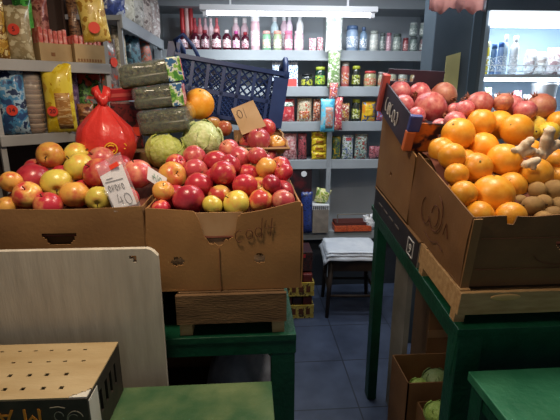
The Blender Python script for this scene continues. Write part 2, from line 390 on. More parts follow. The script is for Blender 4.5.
# shelf 2
blue_st = mprint('blue_stripe_pack', ['#2c4f86', '#dfe8f2', '#4d74ac'], 26, stretch=(3, 1, 1))
carton_pack(272, 281, 61, 2, 3.26, blue_st, 'blue striped carton touching the blue crate, second shelf')
carton_pack(283, 298, 60, 2, 3.26, mprint('blue_white_pack', ['#3b5f94', '#e6ebf2', '#7898c2'], 40), 'wide blue and white carton with red base, second shelf', cap=mat('red_ink', '#c0504c', .5))
bottle(301, 313, 74, 2, 3.25, mat('coffee_jar', '#2c3330', .2, coat=.5), mprint('yellow_lab', ['#2c3330', '#b6b844'], 30), black_m, 'squat dark jar with a yellow label, second shelf', 'jar', jar=True)
bottle(315, 326, 67, 2, 3.25, mat('green_jar', '#1d3a30', .2, coat=.5), mprint('green_lab', ['#3f9c5c', '#c5d645', '#1d3a30'], 40), mat('gcap', '#a9b843', .4), 'tall dark green jar with a bright green label, second shelf', 'jar', jar=True)
bottle(341, 350, 62, 2, 3.25, mat('ketchup', '#b8625c', .3), mprint('kl', ['#e5d8d0', '#c04a44', '#e0a86c'], 50), mat('kc', '#d8d3cc', .4), 'tall red and white bottle right of the hanging bags, second shelf', 'bottle', jar=True)
bottle(352, 361, 66, 2, 3.25, mat('olive_jar', '#2a2f28', .25, coat=.4), mprint('ol', ['#2a2f28', '#a8b23c', '#e0e0d0'], 50), mat('oc', '#a9b03c', .4), 'dark bottle with a yellow green cap, second shelf', 'bottle', jar=True)
for a, b_, y, c, cp, d in ((364, 377, 71, '#a9a27c', '#c04a48', 'glass jar of pickles with a red lid, second shelf'), (378, 385, 72, '#a8a690', '#a89c98', 'small glass jar with a grey lid behind the pomegranate tray'), (387, 397, 72, '#b9b8a0', '#d8d8d2', 'glass jar with a white lid above the pomegranate tray'), (398, 408, 72, '#aab0a6', '#c8ccc4', 'cloudy glass jar above the pomegranates, second shelf'), (410, 421, 72, '#b8a880', '#7a5a3c', 'jar of red and yellow preserves with brown lid, second shelf'), (423, 430, 62, '#6a4a44', '#3c3430', 'tall brown jar at the right end of the second shelf')):
    bottle(a, b_, y, 2, 3.25, mat('p'+c, c, .2, coat=.5), mprint('pl'+c, [c, '#c66a50', '#d8d3b4'], 40), mat('pc'+cp, cp, .4), d, 'jar', jar=True)
# shelf 3
def sbag(px0, px1, ytop, n, m, label, d=.05, Y=3.24, group=None, patch=None, seed=1, cat='packet'):
    c = at((px0+px1)/2, ytop, Y); w = (px1-px0)*mpp(c)
    return bag('snack_packet', w, c.z-SZ[n]-.002, d, m, label, cat, (c.x, Y, SZ[n]+.002), (0, 0, random.uniform(-.15, .15)), group, patch, seed)
sbag(279, 295, 99, 3, mprint('red_pack', ['#b83a44', '#d24c50', '#e8a0a0'], 25), 'red packet with a green band on the third shelf', patch=(mprint('greenband', ['#4c8a68', '#d8d8d0'], 40), -.8, .8, .68, .86), seed=2)
sbag(297, 312, 98, 3, mprint('beige_pack', ['#8c8068', '#c9bfa2', '#b35c48'], 35), 'beige patterned packet on the third shelf', patch=(mprint('beigelab', ['#c69a4c', '#b44a3a', '#e8dfc8'], 45), -.7, .7, .1, .45), seed=3)
sbag(313, 321, 99, 3, mprint('darkpack', ['#3a3a48', '#c26a44', '#c9c0b0'], 45), 'dark narrow packet behind the hanging blue bag, third shelf', seed=4)
sbag(341, 350, 103, 3, mprint('yellowlab', ['#d5bf6a', '#a83f3a', '#efe6c8'], 40), 'pale yellow packet right of the hanging blue bag', seed=5)
bottle(352, 361, 99, 3, 3.25, MC['olive_jar'], mprint('ol', ['#2a2f28'], 50), MC['oc'], 'dark bottle with yellow cap on the third shelf', 'bottle', jar=True)
sbag(362, 376, 101, 3, mprint('bluey', ['#2c4a92', '#e0b82c', '#e58a2c'], 22), 'blue and yellow packet on the third shelf', patch=(yell, -.6, .6, .25, .6), seed=6)
sbag(377, 387, 103, 3, mprint('blued', ['#31427c', '#b04a44', '#8aa0c8'], 30), 'dark blue packet half hidden by the pomegranate tray', seed=7)
# shelf 4
sbag(283, 297, 133, 4, mprint('rosepack', ['#8c4c50', '#c98a8c', '#d8c0bc'], 35), 'dusty pink packet on the fourth shelf', seed=8)
sbag(298, 307, 133, 4, mprint('maroonpack', ['#5c2c34', '#b0545c', '#3a2228'], 35), 'maroon packet on the fourth shelf', seed=9)
for i in range(4):
    y1 = 160-7.2*i; c = at(319, y1, 3.23); w = 16*mpp(c)
    t = bag('yellow_packet', w, .062, .045, mprint('yellowpk', ['#d8b820', '#f0d838', '#b88a1c'], 25), ['yellow packet at the bottom of the stack of four, fourth shelf', 'yellow packet second from the bottom in the stack of four', 'yellow packet third from the bottom in the stack of four', 'yellow packet on top of the stack of four, fourth shelf'][i], 'packet', (c.x, 3.23, SZ[4]+.002+i*.053), (R(0), 0, .1*(-1)**i), 'yellow packets stacked on the fourth shelf', (mat('ylw2', '#a86a1e', .5), -.5, .5, .3, .6), 10+i)
sbag(332, 341, 136, 4, mprint('ygpack', ['#c8a02c', '#5c7a44', '#3a4a60'], 35), 'yellow and green packet right of the shelf post, fourth shelf', seed=15)
sbag(342, 354, 135, 4, mprint('bwpack', ['#4a6a96', '#dfe4e6', '#6c8c4c'], 35), 'blue and white packet on the fourth shelf', patch=(mat('rd2', '#b84a50', .5), -.5, .5, .78, .9), seed=16)
sbag(355, 368, 134, 4, mprint('bgpack', ['#5a7c8a', '#d8dcd0', '#2f6c54', '#a84848'], 35), 'blue green packet with pale lettering blotches, fourth shelf', seed=17)
sbag(369, 381, 146, 4, mprint('dr4', ['#8c3a44', '#c07880', '#4c3038'], 35), 'small dull red packet at the right, fourth shelf', seed=18)
# bottom shelf left
zb5 = SZ[5]
c = at(300, 168, 3.2)
t = carton_pack(287, 312, 168, 5, 3.23, mat('blackred', '#2a2024', .4, '#5c2428', 9, lo=.5, hi=.62), 'black and red tall box with a white disc on the low shelf', name='grocery_box', depth=.07)
bm = bmesh.new(); bmesh.ops.create_cone(bm, cap_ends=True, segments=20, radius1=.022, radius2=.022, depth=.004); bmesh.ops.rotate(bm, verts=bm.verts, matrix=Matrix.Rotation(PI/2, 3, 'X'))
obj('white_disc', bm, white_m, t, loc=(.03, -.037, .46))
sbag(301, 313, 192, 5, mprint('blpk', ['#26346c', '#31448a', '#1c2448'], 30), 'dark blue packet at the foot of the black box', d=.04, Y=3.16, seed=20)
c = at(320, 206, 3.2); w = 16*mpp(c)
t = thing('grey_carton', 'pale brown carton with a white netted top on the low shelf', 'box', (c.x, 3.22, zb5))
h = c.z-zb5
obj('carton_body', bx(-w/2, w/2, -.06, .06, 0, h-.02), mat('greybrown', '#8f8478', .8, '#7c7268', 20), t)
bm = bmesh.new()
for k in range(9): box(bm, -w/2+k*w/8-.002, -w/2+k*w/8+.002, -.062, -.058, h-.02, h+.012)
box(bm, -w/2-.003, w/2+.003, -.063, .063, h+.01, h+.018)
obj('net_top', bm, white_m, t)
c = at(322, 183, 3.2); bag('green_packet', .12, .115, .07, mprint('ygp', ['#b5bf4a', '#e4e0a0', '#7c9a3c'], 22), 'yellow green packet lying on the netted carton', 'packet', (c.x, 3.22, zb5+h+.02), (0, R(12), 0), seed=21)
# bottom shelf right
c0, c1 = at(334, 222, 3.2), at(371, 222, 3.2)
t = thing('flat_box', 'flat orange red box on the low shelf under the grey back panel', 'box', ((c0.x+c1.x)/2, 3.23, zb5))
l = (c1.x-c0.x)/2
obj('box_body', bx(-l, l, -.06, .06, 0, .05, bev=.003), mprint('orred', ['#c2492c', '#d8683c', '#8a2a24'], 30, stretch=(1, 1, 3)), t)
obj('box_lid', bx(-l*.96, l*.96, -.058, .062, .05, .075), mat('darkred_lid', '#5a2a24', .6), t)
bm = bmesh.new()
for s in (-1, 1): tube(bm, [(s*l*.85, -.05, .07), (s*l*.85, -.05, .14)], .004)
tube(bm, [(-l*.85, -.05, .14), (l*.85, -.05, .14)], .004)
obj('wire_handle', bm, mat('wire', '#8f8a80', .4, metal=.6), t)
c = at(374, 192, 3.05); bag('white_packet', .10, .13, .06, mprint('wpk', ['#d8dae0', '#f2f2f4', '#a8acb8'], 18), 'crumpled white packet on the low shelf beside the black printed box', 'packet', (c.x+.03, 3.2, zb5+.002), (0, R(-8), 0), seed=22)

# hanging bags on the middle post
hm = mat('hook_wire', '#9aa0a4', .35, metal=.8)
def hang(px0, px1, y0, y1, Y, m, label, seed, patch=None, d=.04, name='hanging_packet'):
    c0 = at((px0+px1)/2, y1, Y); c1 = at((px0+px1)/2, y0, Y); w = (px1-px0)*mpp(c0)
    return bag(name, w, c1.z-c0.z, d, m, label, 'packet', (c0.x, Y, c0.z), (0, 0, R(random.uniform(-8, 8))), 'packets hanging on the shelf post', patch, seed)
hang(325, 342, 14, 52, 3.13, mprint('whitebag', ['#c9cbc8', '#dcdedc', '#aebfb4'], 14), 'white packet hanging highest on the shelf post', 31)
hang(327, 340, 45, 88, 3.14, mprint('greenbag', ['#c2cbb0', '#74905c', '#e4e8d8'], 24), 'green and cream patterned packet hanging below the white one', 32)
hang(329, 338, 83, 100, 3.12, mprint('redwhitebag', ['#dcd8d8', '#b85060', '#e09070'], 35), 'small red and white packet hanging above the blue bag', 33)
hang(320, 334, 99, 132, 3.11, mprint('skyblue', ['#3f9fc4', '#6cc4dc', '#9fb8c0'], 12), 'sky blue packet hanging lowest on the shelf post', 34, (mprint('skypatch', ['#a8b0b4', '#b87c68', '#7c98a0'], 30), -.35, .8, .12, .75))
hang(334, 342, 97, 130, 3.12, mprint('orangebag', ['#d88a70', '#c23c54', '#e8c8b8'], 24), 'orange and pink packet hanging beside the sky blue packet', 35)

# two yellow crates on the floor by the shelving
for i in range(2):
    y = 298-i*23
    c0, c1 = at(284, y, 2.8), at(314, y, 2.8)
    zc = .03 if i == 0 else .195
    t = thing('drink_crate', ('yellow printed crate standing on the floor beside the stool', 'yellow printed crate on top of the floor crate, packed with dark goods')[i], 'crate', (at(299, 290, 2.8).x-.02, 2.84, 0 if i == 0 else .17), (0, 0, 0), 'yellow crates by the stool')
    w = .115
    bm = bmesh.new()
    for a in ((-w, w, -.13, -.122), (-w, w, .122, .13), (-w, -w+.008, -.122, .122), (w-.008, w, -.122, .122)): box(bm, *a, 0, .10)
    box(bm, -w+.004, w-.004, -.126, .126, 0, .006)
    obj('crate_body', bm, mprint('ycrate', ['#c9a83c', '#d8bc58', '#5c4420'], 26), t)
    for k in range(4): obj('print_mark', bx(-.09+k*.05, -.062+k*.05, -.132, -.129, .03, .075), mat('ycr_ink', '#6b3c24', .7), t)
    for k in range(3):
        obj('packet_row', bx(-w+.012+k*.071, -w+.078+k*.071, -.115, .115, .008, .155, bev=.008), mat('dk%d' % k, ('#5c2024', '#3a2226', '#6a2c28')[k], .35), t)
# dark goods above crates
c = at(300, 258, 2.84)
t = thing('dark_box', 'dark box with a small red label standing on the yellow crates', 'box', (at(297, 258, 2.84).x, 2.86, .335))
obj('box_body', bx(-.09, .10, -.1, .1, 0, .14, bev=.004), mprint('dkbox', ['#26201f', '#3c302c', '#5c2a26', '#1b1818'], 30), t)
obj('small_label', bx(.0, .05, -.103, -.099, .10, .125), mat('redlab', '#a8242c', .5), t)

# ------------------------------------------------------------------ stool
pa = at(350, 245, 2.86)
t = thing('stool', 'dark wooden stool at the end of the aisle', 'stool', (pa.x, 2.86, 0), (0, 0, R(-4)))
dkw = mat('dark_stool_wood', '#2b211c', .6, '#3a2d24', 12)
zs = .445
obj('seat', bx(-.17, .17, -.16, .16, zs-.03, zs, bev=.006), dkw, t)
for sx in (-1, 1):
    for sy in (-1, 1):
        bm = bmesh.new(); tube(bm, [(sx*.17, sy*.16, 0), (sx*.145, sy*.135, zs-.03)], [.013, .019], 8); obj('leg', bm, dkw, t, True)
    bm = bmesh.new(); tube(bm, [(sx*.158, -.148, .2), (sx*.158, .148, .2)], .01, 8); obj('stretcher', bm, dkw, t, True)
for sy in (-1, 1):
    bm = bmesh.new(); tube(bm, [(-.163, sy*.15, .16), (.163, sy*.15, .16)], .01, 8); obj('stretcher', bm, dkw, t, True)
    obj('apron', bx(-.14, .14, sy*.14-.008, sy*.14+.008, zs-.1, zs-.03), dkw, t)
cl = bmesh.new()
def cloth_layer(z, w, d, sag, s):
    nx, ny = 22, 18; g = []
    for i in range(nx+1):
        col = []
        for j in range(ny+1):
            x = (i/nx*2-1)*w; y = (j/ny*2-1)*d
            ex = max(abs(x)-.165, 0)+max(abs(y)-.155, 0)
            zz = z+.004*noise.noise(Vector((x*11+s, y*11, s)))-ex*sag
            col.append(cl.verts.new((x+.006*noise.noise(Vector((y*9, s, 0))), y+.008*noise.noise(Vector((x*9, s, 3))), zz)))
        g.append(col)
    for i in range(nx):
        for j in range(ny): cl.faces.new((g[i][j], g[i+1][j], g[i+1][j+1], g[i][j+1]))
cloth_layer(zs+.010, .20, .178, 1.0, 1); cloth_layer(zs+.024, .185, .168, .7, 2); cloth_layer(zs+.036, .178, .16, .5, 5)
bmesh.ops.recalc_face_normals(cl, faces=cl.faces); solid(cl, -.007)
o = obj('folded_cloth', cl, mat('white_cloth', '#d4dae2', .85, '#c2c9d4', 9, bump=.2, bscale=50), None, True, (pa.x, 2.86, 0), (0, 0, R(-4)))
tag(o, 'folded white cloth lying on the dark stool', 'cloth')

# ------------------------------------------------------------------ left: side shelves
A0 = at(-14, 58, 1.78); A1 = at(110, 66, 2.1)
za, zb = at(50, 62, 1.94).z, at(20, 135, 1.85).z
dirA = Vector((A1.x-A0.x, A1.y-A0.y, 0)); la = dirA.length; rotA = math.atan2(dirA.y, dirA.x)
ra = thing('snack_rack', 'white metal snack rack on the left behind the apples', 'shelving', (A0.x, A0.y, 0), (0, 0, rotA))
rack_m = mat('rack_enamel', '#a8a49e', .5, '#989490', 4)
for z in (za, zb, .9, .45):
    bm = bx(0, la, 0, .2, z-.02, z-.002); box(bm, 0, la, -.01, .004, z-.04, z+.003, bev=.002); obj('shelf_board', bm, rack_m, ra)
for x in (.0, la-.02):
    for y in (0, .18): obj('upright', bx(x, x+.02, y+.004, y+.024, 0, 2.0), rack_m, ra)
obj('back_panel', bx(0, la, .2, .208, .3, 2.0), mat('rack_back', '#4a3830', .7), ra)
MA = Matrix.Translation((A0.x, A0.y, 0)) @ Matrix.Rotation(rotA, 4, 'Z')
def onA(px, z, d):        # a point on the rack, d behind its front edge, under picture column px
    r = FW + RT*((px-280)/FPX) + UP*((210-80)/FPX)
    n = Vector((-math.sin(rotA), math.cos(rotA), 0)); q = Vector((A0.x, A0.y, 0))+n*d-CAM
    k = (q.dot(n))/(Vector((r.x, r.y, 0)).dot(n))
    p = CAM+r*k
    return Vector((p.x, p.y, z))
def abag(px0, px1, ytop, z, d, dep, m, label, seed, patch=None, tagtxt=None, tagpos=(0, .5), turn=0, name='snack_bag', lean=0, cat='bag'):
    a, b2 = onA(px0, z, d), onA(px1, z, d); c = (a+b2)/2
    w = (px1-px0)*mpp((c.x, c.y, 1.6)); dep = min(dep, .08)
    h = at((px0+px1)/2, ytop, c.y).z-z
    return bag(name, w, h, dep, m, label, cat, (c.x, c.y, z+.002), (R(lean), 0, R(10+turn)), None, patch, seed, tagtxt, tagpos)
amber = mprint('amber_snack', ['#b8862c', '#d8b050', '#8c5c1c', '#e6cf90'], 16)
beige = mprint('beige_snack', ['#c2b088', '#a8946a', '#dccfa8'], 18)
abag(-8, 13, -2, za, .07, .07, amber, 'amber snack bag at the left end of the upper rack shelf', 41)
abag(14, 37, 6, za, .05, .07, beige, 'beige snack bag with a red tag on the upper rack shelf', 42, None, '5', (-.05, .55))
abag(24, 41, -4, za, .15, .07, mprint('lime', ['#3c9a34', '#5cbf4c', '#2c6c2c'], 14), 'bright green bag behind the beige snack bag', 43)
abag(41, 56, -4, za, .16, .07, mprint('rosebag', ['#a8584c', '#c88474', '#7c3c38'], 18), 'rosy bag behind the pink wafer box', 44)
abag(75, 86, -4, za, .15, .05, mprint('brownstripe', ['#6c4430', '#a87c54', '#4c2c20'], 40, stretch=(.4, 1, 2)), 'brown striped bag left of the hanging yellow bag', 45)
def wafer(px0, px1, y0, y1, d, label, boxm, n, zig=False):
    a, b2 = onA(px0, za, d), onA(px1, za, d); c = (a+b2)/2; w = (b2-a).length*.96
    h = at((px0+px1)/2, y1, c.y).z-za
    t = thing('display_box', label, 'box', (c.x, c.y, za+.002), (0, 0, rotA))
    bm = bmesh.new()
    for q in ((-w/2, w/2, -.05, -.046), (-w/2, w/2, .046, .05), (-w/2, -w/2+.004, -.046, .046), (w/2-.004, w/2, -.046, .046)): box(bm, *q, 0, h)
    box(bm, -w/2, w/2, -.05, .05, 0, .003)
    obj('tray', bm, boxm, t)
    hh = at((px0+px1)/2, y0, c.y).z-za
    for k in range(n):
        bm = bx(-w/2+.006+k*(w-.012)/n, -w/2+.003+(k+1)*(w-.012)/n, -.043, .043, .004, hh-random.uniform(0, .012), bev=.005)
        obj('wafer_pack', bm, mprint('pinkwafer', ['#d85a4c', '#e88070', '#f0b0a0'], 30), t)
    if zig:
        for k in range(9): obj('zigzag_print', bx(-w/2+.01+k*(w-.02)/9, -w/2+.01+(k+.5)*(w-.02)/9, -.0515, -.0495, .006, .018), mat('zig', '#8c5c34', .7), t)
    else: obj('print_mark', bx(-.02, -.005, -.0515, -.0495, h*.3, h*.5), mat('zig', '#8c5c34', .7), t)
cardL = mat('light_cardboard', '#c2a272', .8, '#ae8e60', 8)
wafer(39, 71, 29, 45, .06, 'cardboard tray of pink wafers on the upper rack shelf', cardL, 6)
wafer(73, 103, 36, 46, .05, 'cardboard tray with zigzag print at the right end of the upper rack shelf', cardL, 6, True)
c1 = at(98, 42, 1.86); bag('snack_bag', 26*mpp(c1), at(98, -6, 1.86).z-c1.z, .05, mprint('yelsnack', ['#c8a43c', '#e0c468', '#a87c2c'], 14), 'yellow snack bag with an orange tag hanging from the rack', 'bag', (c1.x, 1.86, c1.z), (0, R(-6), R(12)), None, None, 46, '', (0, .28))
# lower rack shelf
abag(-6, 22, 66, zb, .06, .08, mprint('bluecup', ['#33507c', '#4c8cb8', '#a4bccc', '#2c3a5c'], 12), 'blue bag with a red tag on the lower rack shelf', 51, None, '14', (.1, .36))
t = thing('cup_sleeve', 'sleeve of stacked brown cups in clear film on the lower rack shelf', 'cups')
a = onA(30, zb, .06); t.location = (a.x, a.y, zb+.002)
hh = at(30, 70, a.y).z-zb
for k in range(12):
    z0 = k*hh/13
    obj('cup', lathe(bmesh.new(), [(.030, z0), (.036, z0+hh/13*.7), (.038, z0+hh/13*.95), (.034, z0+hh/13*.97)], 18), mat('cup%d' % (k % 2), ('#9c7c60', '#c2a88c')[k % 2], .6), t, True)
obj('film', lathe(bmesh.new(), [(.040, 0), (.041, hh*.9), (.02, hh*.98), (.004, hh)], 18), clear, t, True)
abag(42, 71, 64, zb, .0, .07, mprint('yelpack', ['#e0bc1c', '#ecd040', '#c89a1c'], 10), 'bright yellow bag with a red tag on the lower rack shelf', 52, (mprint('buns', ['#c89858', '#b07838', '#dcb880'], 30, stretch=(.3, 1, 2)), -.15, .8, .06, .58), '20', (-.18, .32))
abag(66, 77, 72, zb, .13, .07, mprint('lilac', ['#a884b8', '#7c5c8c', '#c8b0d0'], 14), 'lilac bag behind the yellow bag', 53)
abag(72, 101, 70, zb, .15, .08, mprint('greensnack', ['#3c6c34', '#6c9c4c', '#2c4424', '#c84c38'], 14), 'green bag with red spots behind the tied red bag', 54)
abag(74, 90, 104, zb, .04, .07, mprint('brownsnack', ['#7c4c34', '#a8744c', '#5c3024'], 20), 'brown bag low beside the tied red bag', 55)
# upper side shelf along the left wall
B0 = at(107, 0, 2.0); B1 = at(163, 47, 3.14)
sb = thing('side_shelf', 'long white side shelf running back towards the grocery shelving', 'shelving', (B1.x, 3.1, 0))
def yx(y): return B0.x+(B1.x-B0.x)*(y-2.0)/(3.14-2.0)-B1.x
zB = (at(107, 0, 2.0).z+at(163, 47, 3.14).z)/2
for z in (zB, 1.50, 1.1):
    bm = bx(-.24, .0, -.96, .02, z-.02, z); box(bm, -.004, .010, -.96, .02, z-.055, z+.004, bev=.003); obj('shelf_board', bm, steel, sb)
for y in (-.94, -.02):
    for x in (-.235, -.02): obj('upright', bx(x, x+.018, y, y+.018, 0, zB-.02), steel, sb)
obj('back_panel', bx(-.25, -.242, -.96, .02, .3, 2.3), mat('rack_back', '#4a3830', .7), sb)
def side(px, Y, ytop, z, w, m, label, seed, d=.06, **k):
    p = at(px, 60, Y); h = at(px, ytop, Y).z-z
    bag('snack_bag', w, h, d, m, label, 'bag', (p.x-.055, Y, z+.002), (0, 0, R(60)), None, None, seed, **k)
side(130, 2.2, -10, zB, .14, mprint('navybag', ['#26346c', '#3c4c8c', '#c8ccd8'], 16), 'navy blue bag on the upper side shelf', 61)
side(140, 2.42, -8, zB, .13, mprint('creambag', ['#c8c4b0', '#dcd8c8', '#98907c'], 16), 'cream bag next to the navy bag on the upper side shelf', 62)
side(149, 2.62, -6, zB, .12, mprint('greybag', ['#a8a49c', '#c8c4bc', '#7c746c'], 18), 'grey bag third along the upper side shelf', 63)
side(157, 2.8, -4, zB, .11, mprint('pinkgrey', ['#b8a8a0', '#d8ccc4', '#8c7c78'], 18), 'pinkish grey bag fourth along the upper side shelf', 64)
side(165, 2.98, -2, zB, .10, mprint('whitish', ['#d8d0cc', '#b8a8a4', '#e8e4e0'], 18), 'whitish bag near the far end of the upper side shelf', 65)
c = at(174, 46, 3.05)
t = thing('red_roll', 'tall red and white wrapped roll at the corner of the shelving', 'roll', (c.x+.05, 3.3, SZ[1]+.08))
for k, (dx, mm) in enumerate(((-.022, '#c23a3c'), (.010, '#e0b8b4'), (.038, '#b03438'))):
    obj('wrapped_tube', lathe(bmesh.new(), [(.014, -.08), (.016, -.07), (.016, .29), (.012, .30), (0, .302)], 12, dx, 0, 0), mat('roll%d' % k, mm, .35), t, True)
side(120, 2.15, 38, 1.50, .10, mprint('dullpink', ['#a89c98', '#7c706c', '#c84c34'], 20), 'grey bag with a red tag on the lower side shelf', 66, tagtxt='', tagpos=(0, .6))
side(131, 2.33, 26, 1.50, .08, mprint('palestrip', ['#d8ccae', '#b0a488', '#e8e0c8'], 20), 'narrow pale yellow pack on the lower side shelf', 67)
side(143, 2.52, 36, 1.50, .12, mprint('tealbag', ['#2c4c5c', '#44707c', '#1c303c'], 16), 'teal bag on the lower side shelf', 68)
side(155, 2.78, 36, 1.50, .09, mprint('tealred', ['#5c6c6c', '#b85c44', '#8c9c94'], 20), 'grey green pack with orange blotches on the lower side shelf', 69)

# ------------------------------------------------------------------ left: table, bench, boards
ZT = .80; XT = .134; YT = 1.185
t = thing('green_table', 'tall green painted table under the apple cartons', 'table', (-.45, YT, 0))
bm = bx(-.33, XT+.45, 0, .44, ZT-.022, ZT, bev=.002); obj('tabletop', bm, green, t)
bm = bx(-.33, XT+.45, .004, .024, ZT-.068, ZT-.022, bev=.002); box(bm, XT+.43-.0, XT+.45-.004, 0.024, .42, ZT-.068, ZT-.022); box(bm, -.33, XT+.44, .41, .43, ZT-.068, ZT-.022); obj('apron', bm, green, t)
for x in (-.32, XT+.45-.078):
    for y in (.006, .36): obj('leg', bx(x, x+.075, y, y+.07, 0, ZT-.022, bev=.003), green, t)
# pallet
t = thing('wooden_pallet', 'low wooden pallet between the torn apple carton and the green table', 'pallet', (-.06, 1.20, ZT))
obj('deck_board', bx(-.17, .163, .0, .10, .052, .072), wood_dk, t); obj('deck_board', bx(-.17, .163, .13, .23, .052, .072), wood_dk, t); obj('deck_board', bx(-.17, .163, .26, .36, .052, .072), wood_dk, t)
obj('front_board', bx(-.17, .163, -.012, .004, .046, .140), wood_dk, t)
for x in (-.165, .12):
    obj('foot_block', bx(x, x+.038, .004, .06, 0, .052), wood, t); obj('foot_block', bx(x, x+.038, .3, .36, 0, .052), wood, t)
obj('deck_frame', bx(-.165, .158, .01, .36, .072, .140), wood_dk, t)
ZC = ZT+.142
# sack under the table
bm = bmesh.new(); lathe(bm, [(.001, 0), (.10, .004), (.13, .06), (.12, .13), (.08, .19), (.03, .235), (.02, .25), (.035, .27), (0.001, .268)], 22)
for v in bm.verts: v.co += Vector((noise.noise(v.co*18), noise.noise(v.co*18+Vector((5, 0, 0))), 0))*.014
sk = at(245, 372, 1.45)
o = obj('plastic_sack', bm, mat('grey_sack', '#6a6c74', .4, '#8a8c92', 14, bump=.3, bscale=30), None, True, (sk.x-.02, 1.48, .372)); tag(o, 'grey plastic sack tied at the top under the green table', 'sack')
t = thing('low_shelf_board', 'dark wooden shelf board on blocks under the green table', 'shelf', (-.3, 1.46, 0))
obj('board', bx(-.3, .32, -.16, .2, .35, .37), dkw, t)
for x in (-.28, .27): obj('block', bx(x, x+.03, -.14, .18, 0, .35), dkw, t)
# near green bench
ZB = .729
t = thing('green_bench', 'low green worn bench in front of the apple table', 'bench', (-.25, .85, 0))
bm = bx(-.75, .30, -.32, .212, ZB-.03, ZB, bev=.003); obj('bench_top', bm, green_worn, t)
obj('apron', bx(-.73, .285, .18, .20, ZB-.08, ZB-.03), green, t)
for x in (-.72, .22):
    for y in (-.29, .13): obj('leg', bx(x, x+.06, y, y+.06, 0, ZB-.03), green, t)
# leaning board
bw, bh = .62, 1.115
x1 = at(160, 300, 1.11).x
def btop(x):
    e = bw/2-x
    return bh-(.022*(1-e/.03)**2 if e < .03 else 0)+(.006*(-x+bw/2)/bw)
bm = panel(bw, bh, .018, .0095, lambda x, z: (x-(bw/2-.063))**2+(z-bh+.024)**2 < .0095**2, btop)
bd = obj('plywood_board', bm, mat('grey_board', '#c8bfae', .75, '#aea494', 5, 8, .3, .7, stretch=(5, 1, .7), bump=.15, bscale=30), None, False, (x1-bw/2, 1.105, 0), (R(-.8), 0, R(1)))
tag(bd, 'large pale plywood board with a nail hole standing before the left apple carton', 'board')
# perforated crate, upside down, bottom left
ZX = .88-ZB
xr, yb, yf = -.366, 1.05, .832
t = thing('printed_crate', 'upturned fruit crate with a punched wooden base on the green bench', 'crate', (xr, yf, ZB), (0, 0, R(-1.2)))
bl = .62
bm = bmesh.new(); holes = []
for r_ in range(4):
    for k in range(9): holes.append((-.070-k*.042+r_*.004-(.016 if r_ % 2 else 0), .035+r_*.05))
nx, ny = 124, 44; g = [[bm.verts.new((-bl+bl*i/nx, (yb-yf)*j/ny, 0)) for j in range(ny+1)] for i in range(nx+1)]
for i in range(nx):
    for j in range(ny):
        cx, cy = -bl+bl*(i+.5)/nx, (yb-yf)*(j+.5)/ny
        if any(abs(cx-hx) < .0048 and abs(cy-hy) < .0036 for hx, hy in holes): continue
        if cx > -.045 and cy < .030 and (cx+.045)/.045-(cy/.030) > 0: continue
        bm.faces.new((g[i][j], g[i+1][j], g[i+1][j+1], g[i][j+1]))
for v in [v for v in bm.verts if not v.link_faces]: bm.verts.remove(v)
solid(bm, .004)
obj('punched_base', bm, mat('punched_ply', '#b7a27c', .7, '#a0875e', 4, 7, .35, .7, stretch=(1, 4, 1), bump=.1, bscale=60), t, loc=(0, 0, ZX))
blk = mat('black_print', '#2a2420', .6, '#3b332c', 22, 6)
obj('front_panel', bx(-bl, 0, -.001, .006, .0, ZX-.004), blk, t)
obj('rear_panel', bx(-bl, 0, yb-yf-.006, yb-yf, .0, ZX-.004), blk, t)
def slat_hole(x, z): return abs(z-.085) < .03 and (abs((x+.02) % .034-.017) < .0075) and abs(x) < .07
bm = panel(yb-yf-.008, ZX-.004, .006, .004, slat_hole); obj('side_panel', bm, blk, t, loc=(0, (yb-yf)/2, 0), rot=(0, 0, PI/2))
obj('corner_patch', bx(-.0005, .0012, .004, .055, .015, ZX-.012), mat('pale_label', '#c9c4b8', .7), t)
bm = bmesh.new(); vs = [bm.verts.new(v) for v in ((-.043, .002, 0), (-.002, .002, 0), (-.002, .028, 0))]; bm.faces.new(vs); r_ = bmesh.ops.extrude_face_region(bm, geom=bm.faces[:]); bmesh.ops.translate(bm, verts=[v for v in r_['geom'] if isinstance(v, bmesh.types.BMVert)], vec=(0, 0, -.006))
obj('corner_gusset', bm, mat('pale_label', '#c9c4b8', .7), t, loc=(0, 0, ZX-.001))
for x in (-.014,): obj('corner_post', bx(x, x+.012, yb-yf-.02, yb-yf-.008, 0, ZX-.004), wood, t)
text('lettering', 'M', .058, orange_ink, t, (-.122, -.002, .108), (PI/2, PI, 0)); text('lettering', 'A', .058, orange_ink, t, (-.180, -.002, .108), (PI/2, PI, 0))
scribble('print_swirl', [arc(-.030, .095, .018, .022, 20, 180), arc(-.034, .095, .012, .014, 40, 190), [(-.082, .128), (-.064, .130), (-.050, .126)], arc(-.065, .105, .010, .012, 0, 300)], .0011, mat('faded_ink', '#8f8a78', .7), t, (0, -.002, 0))

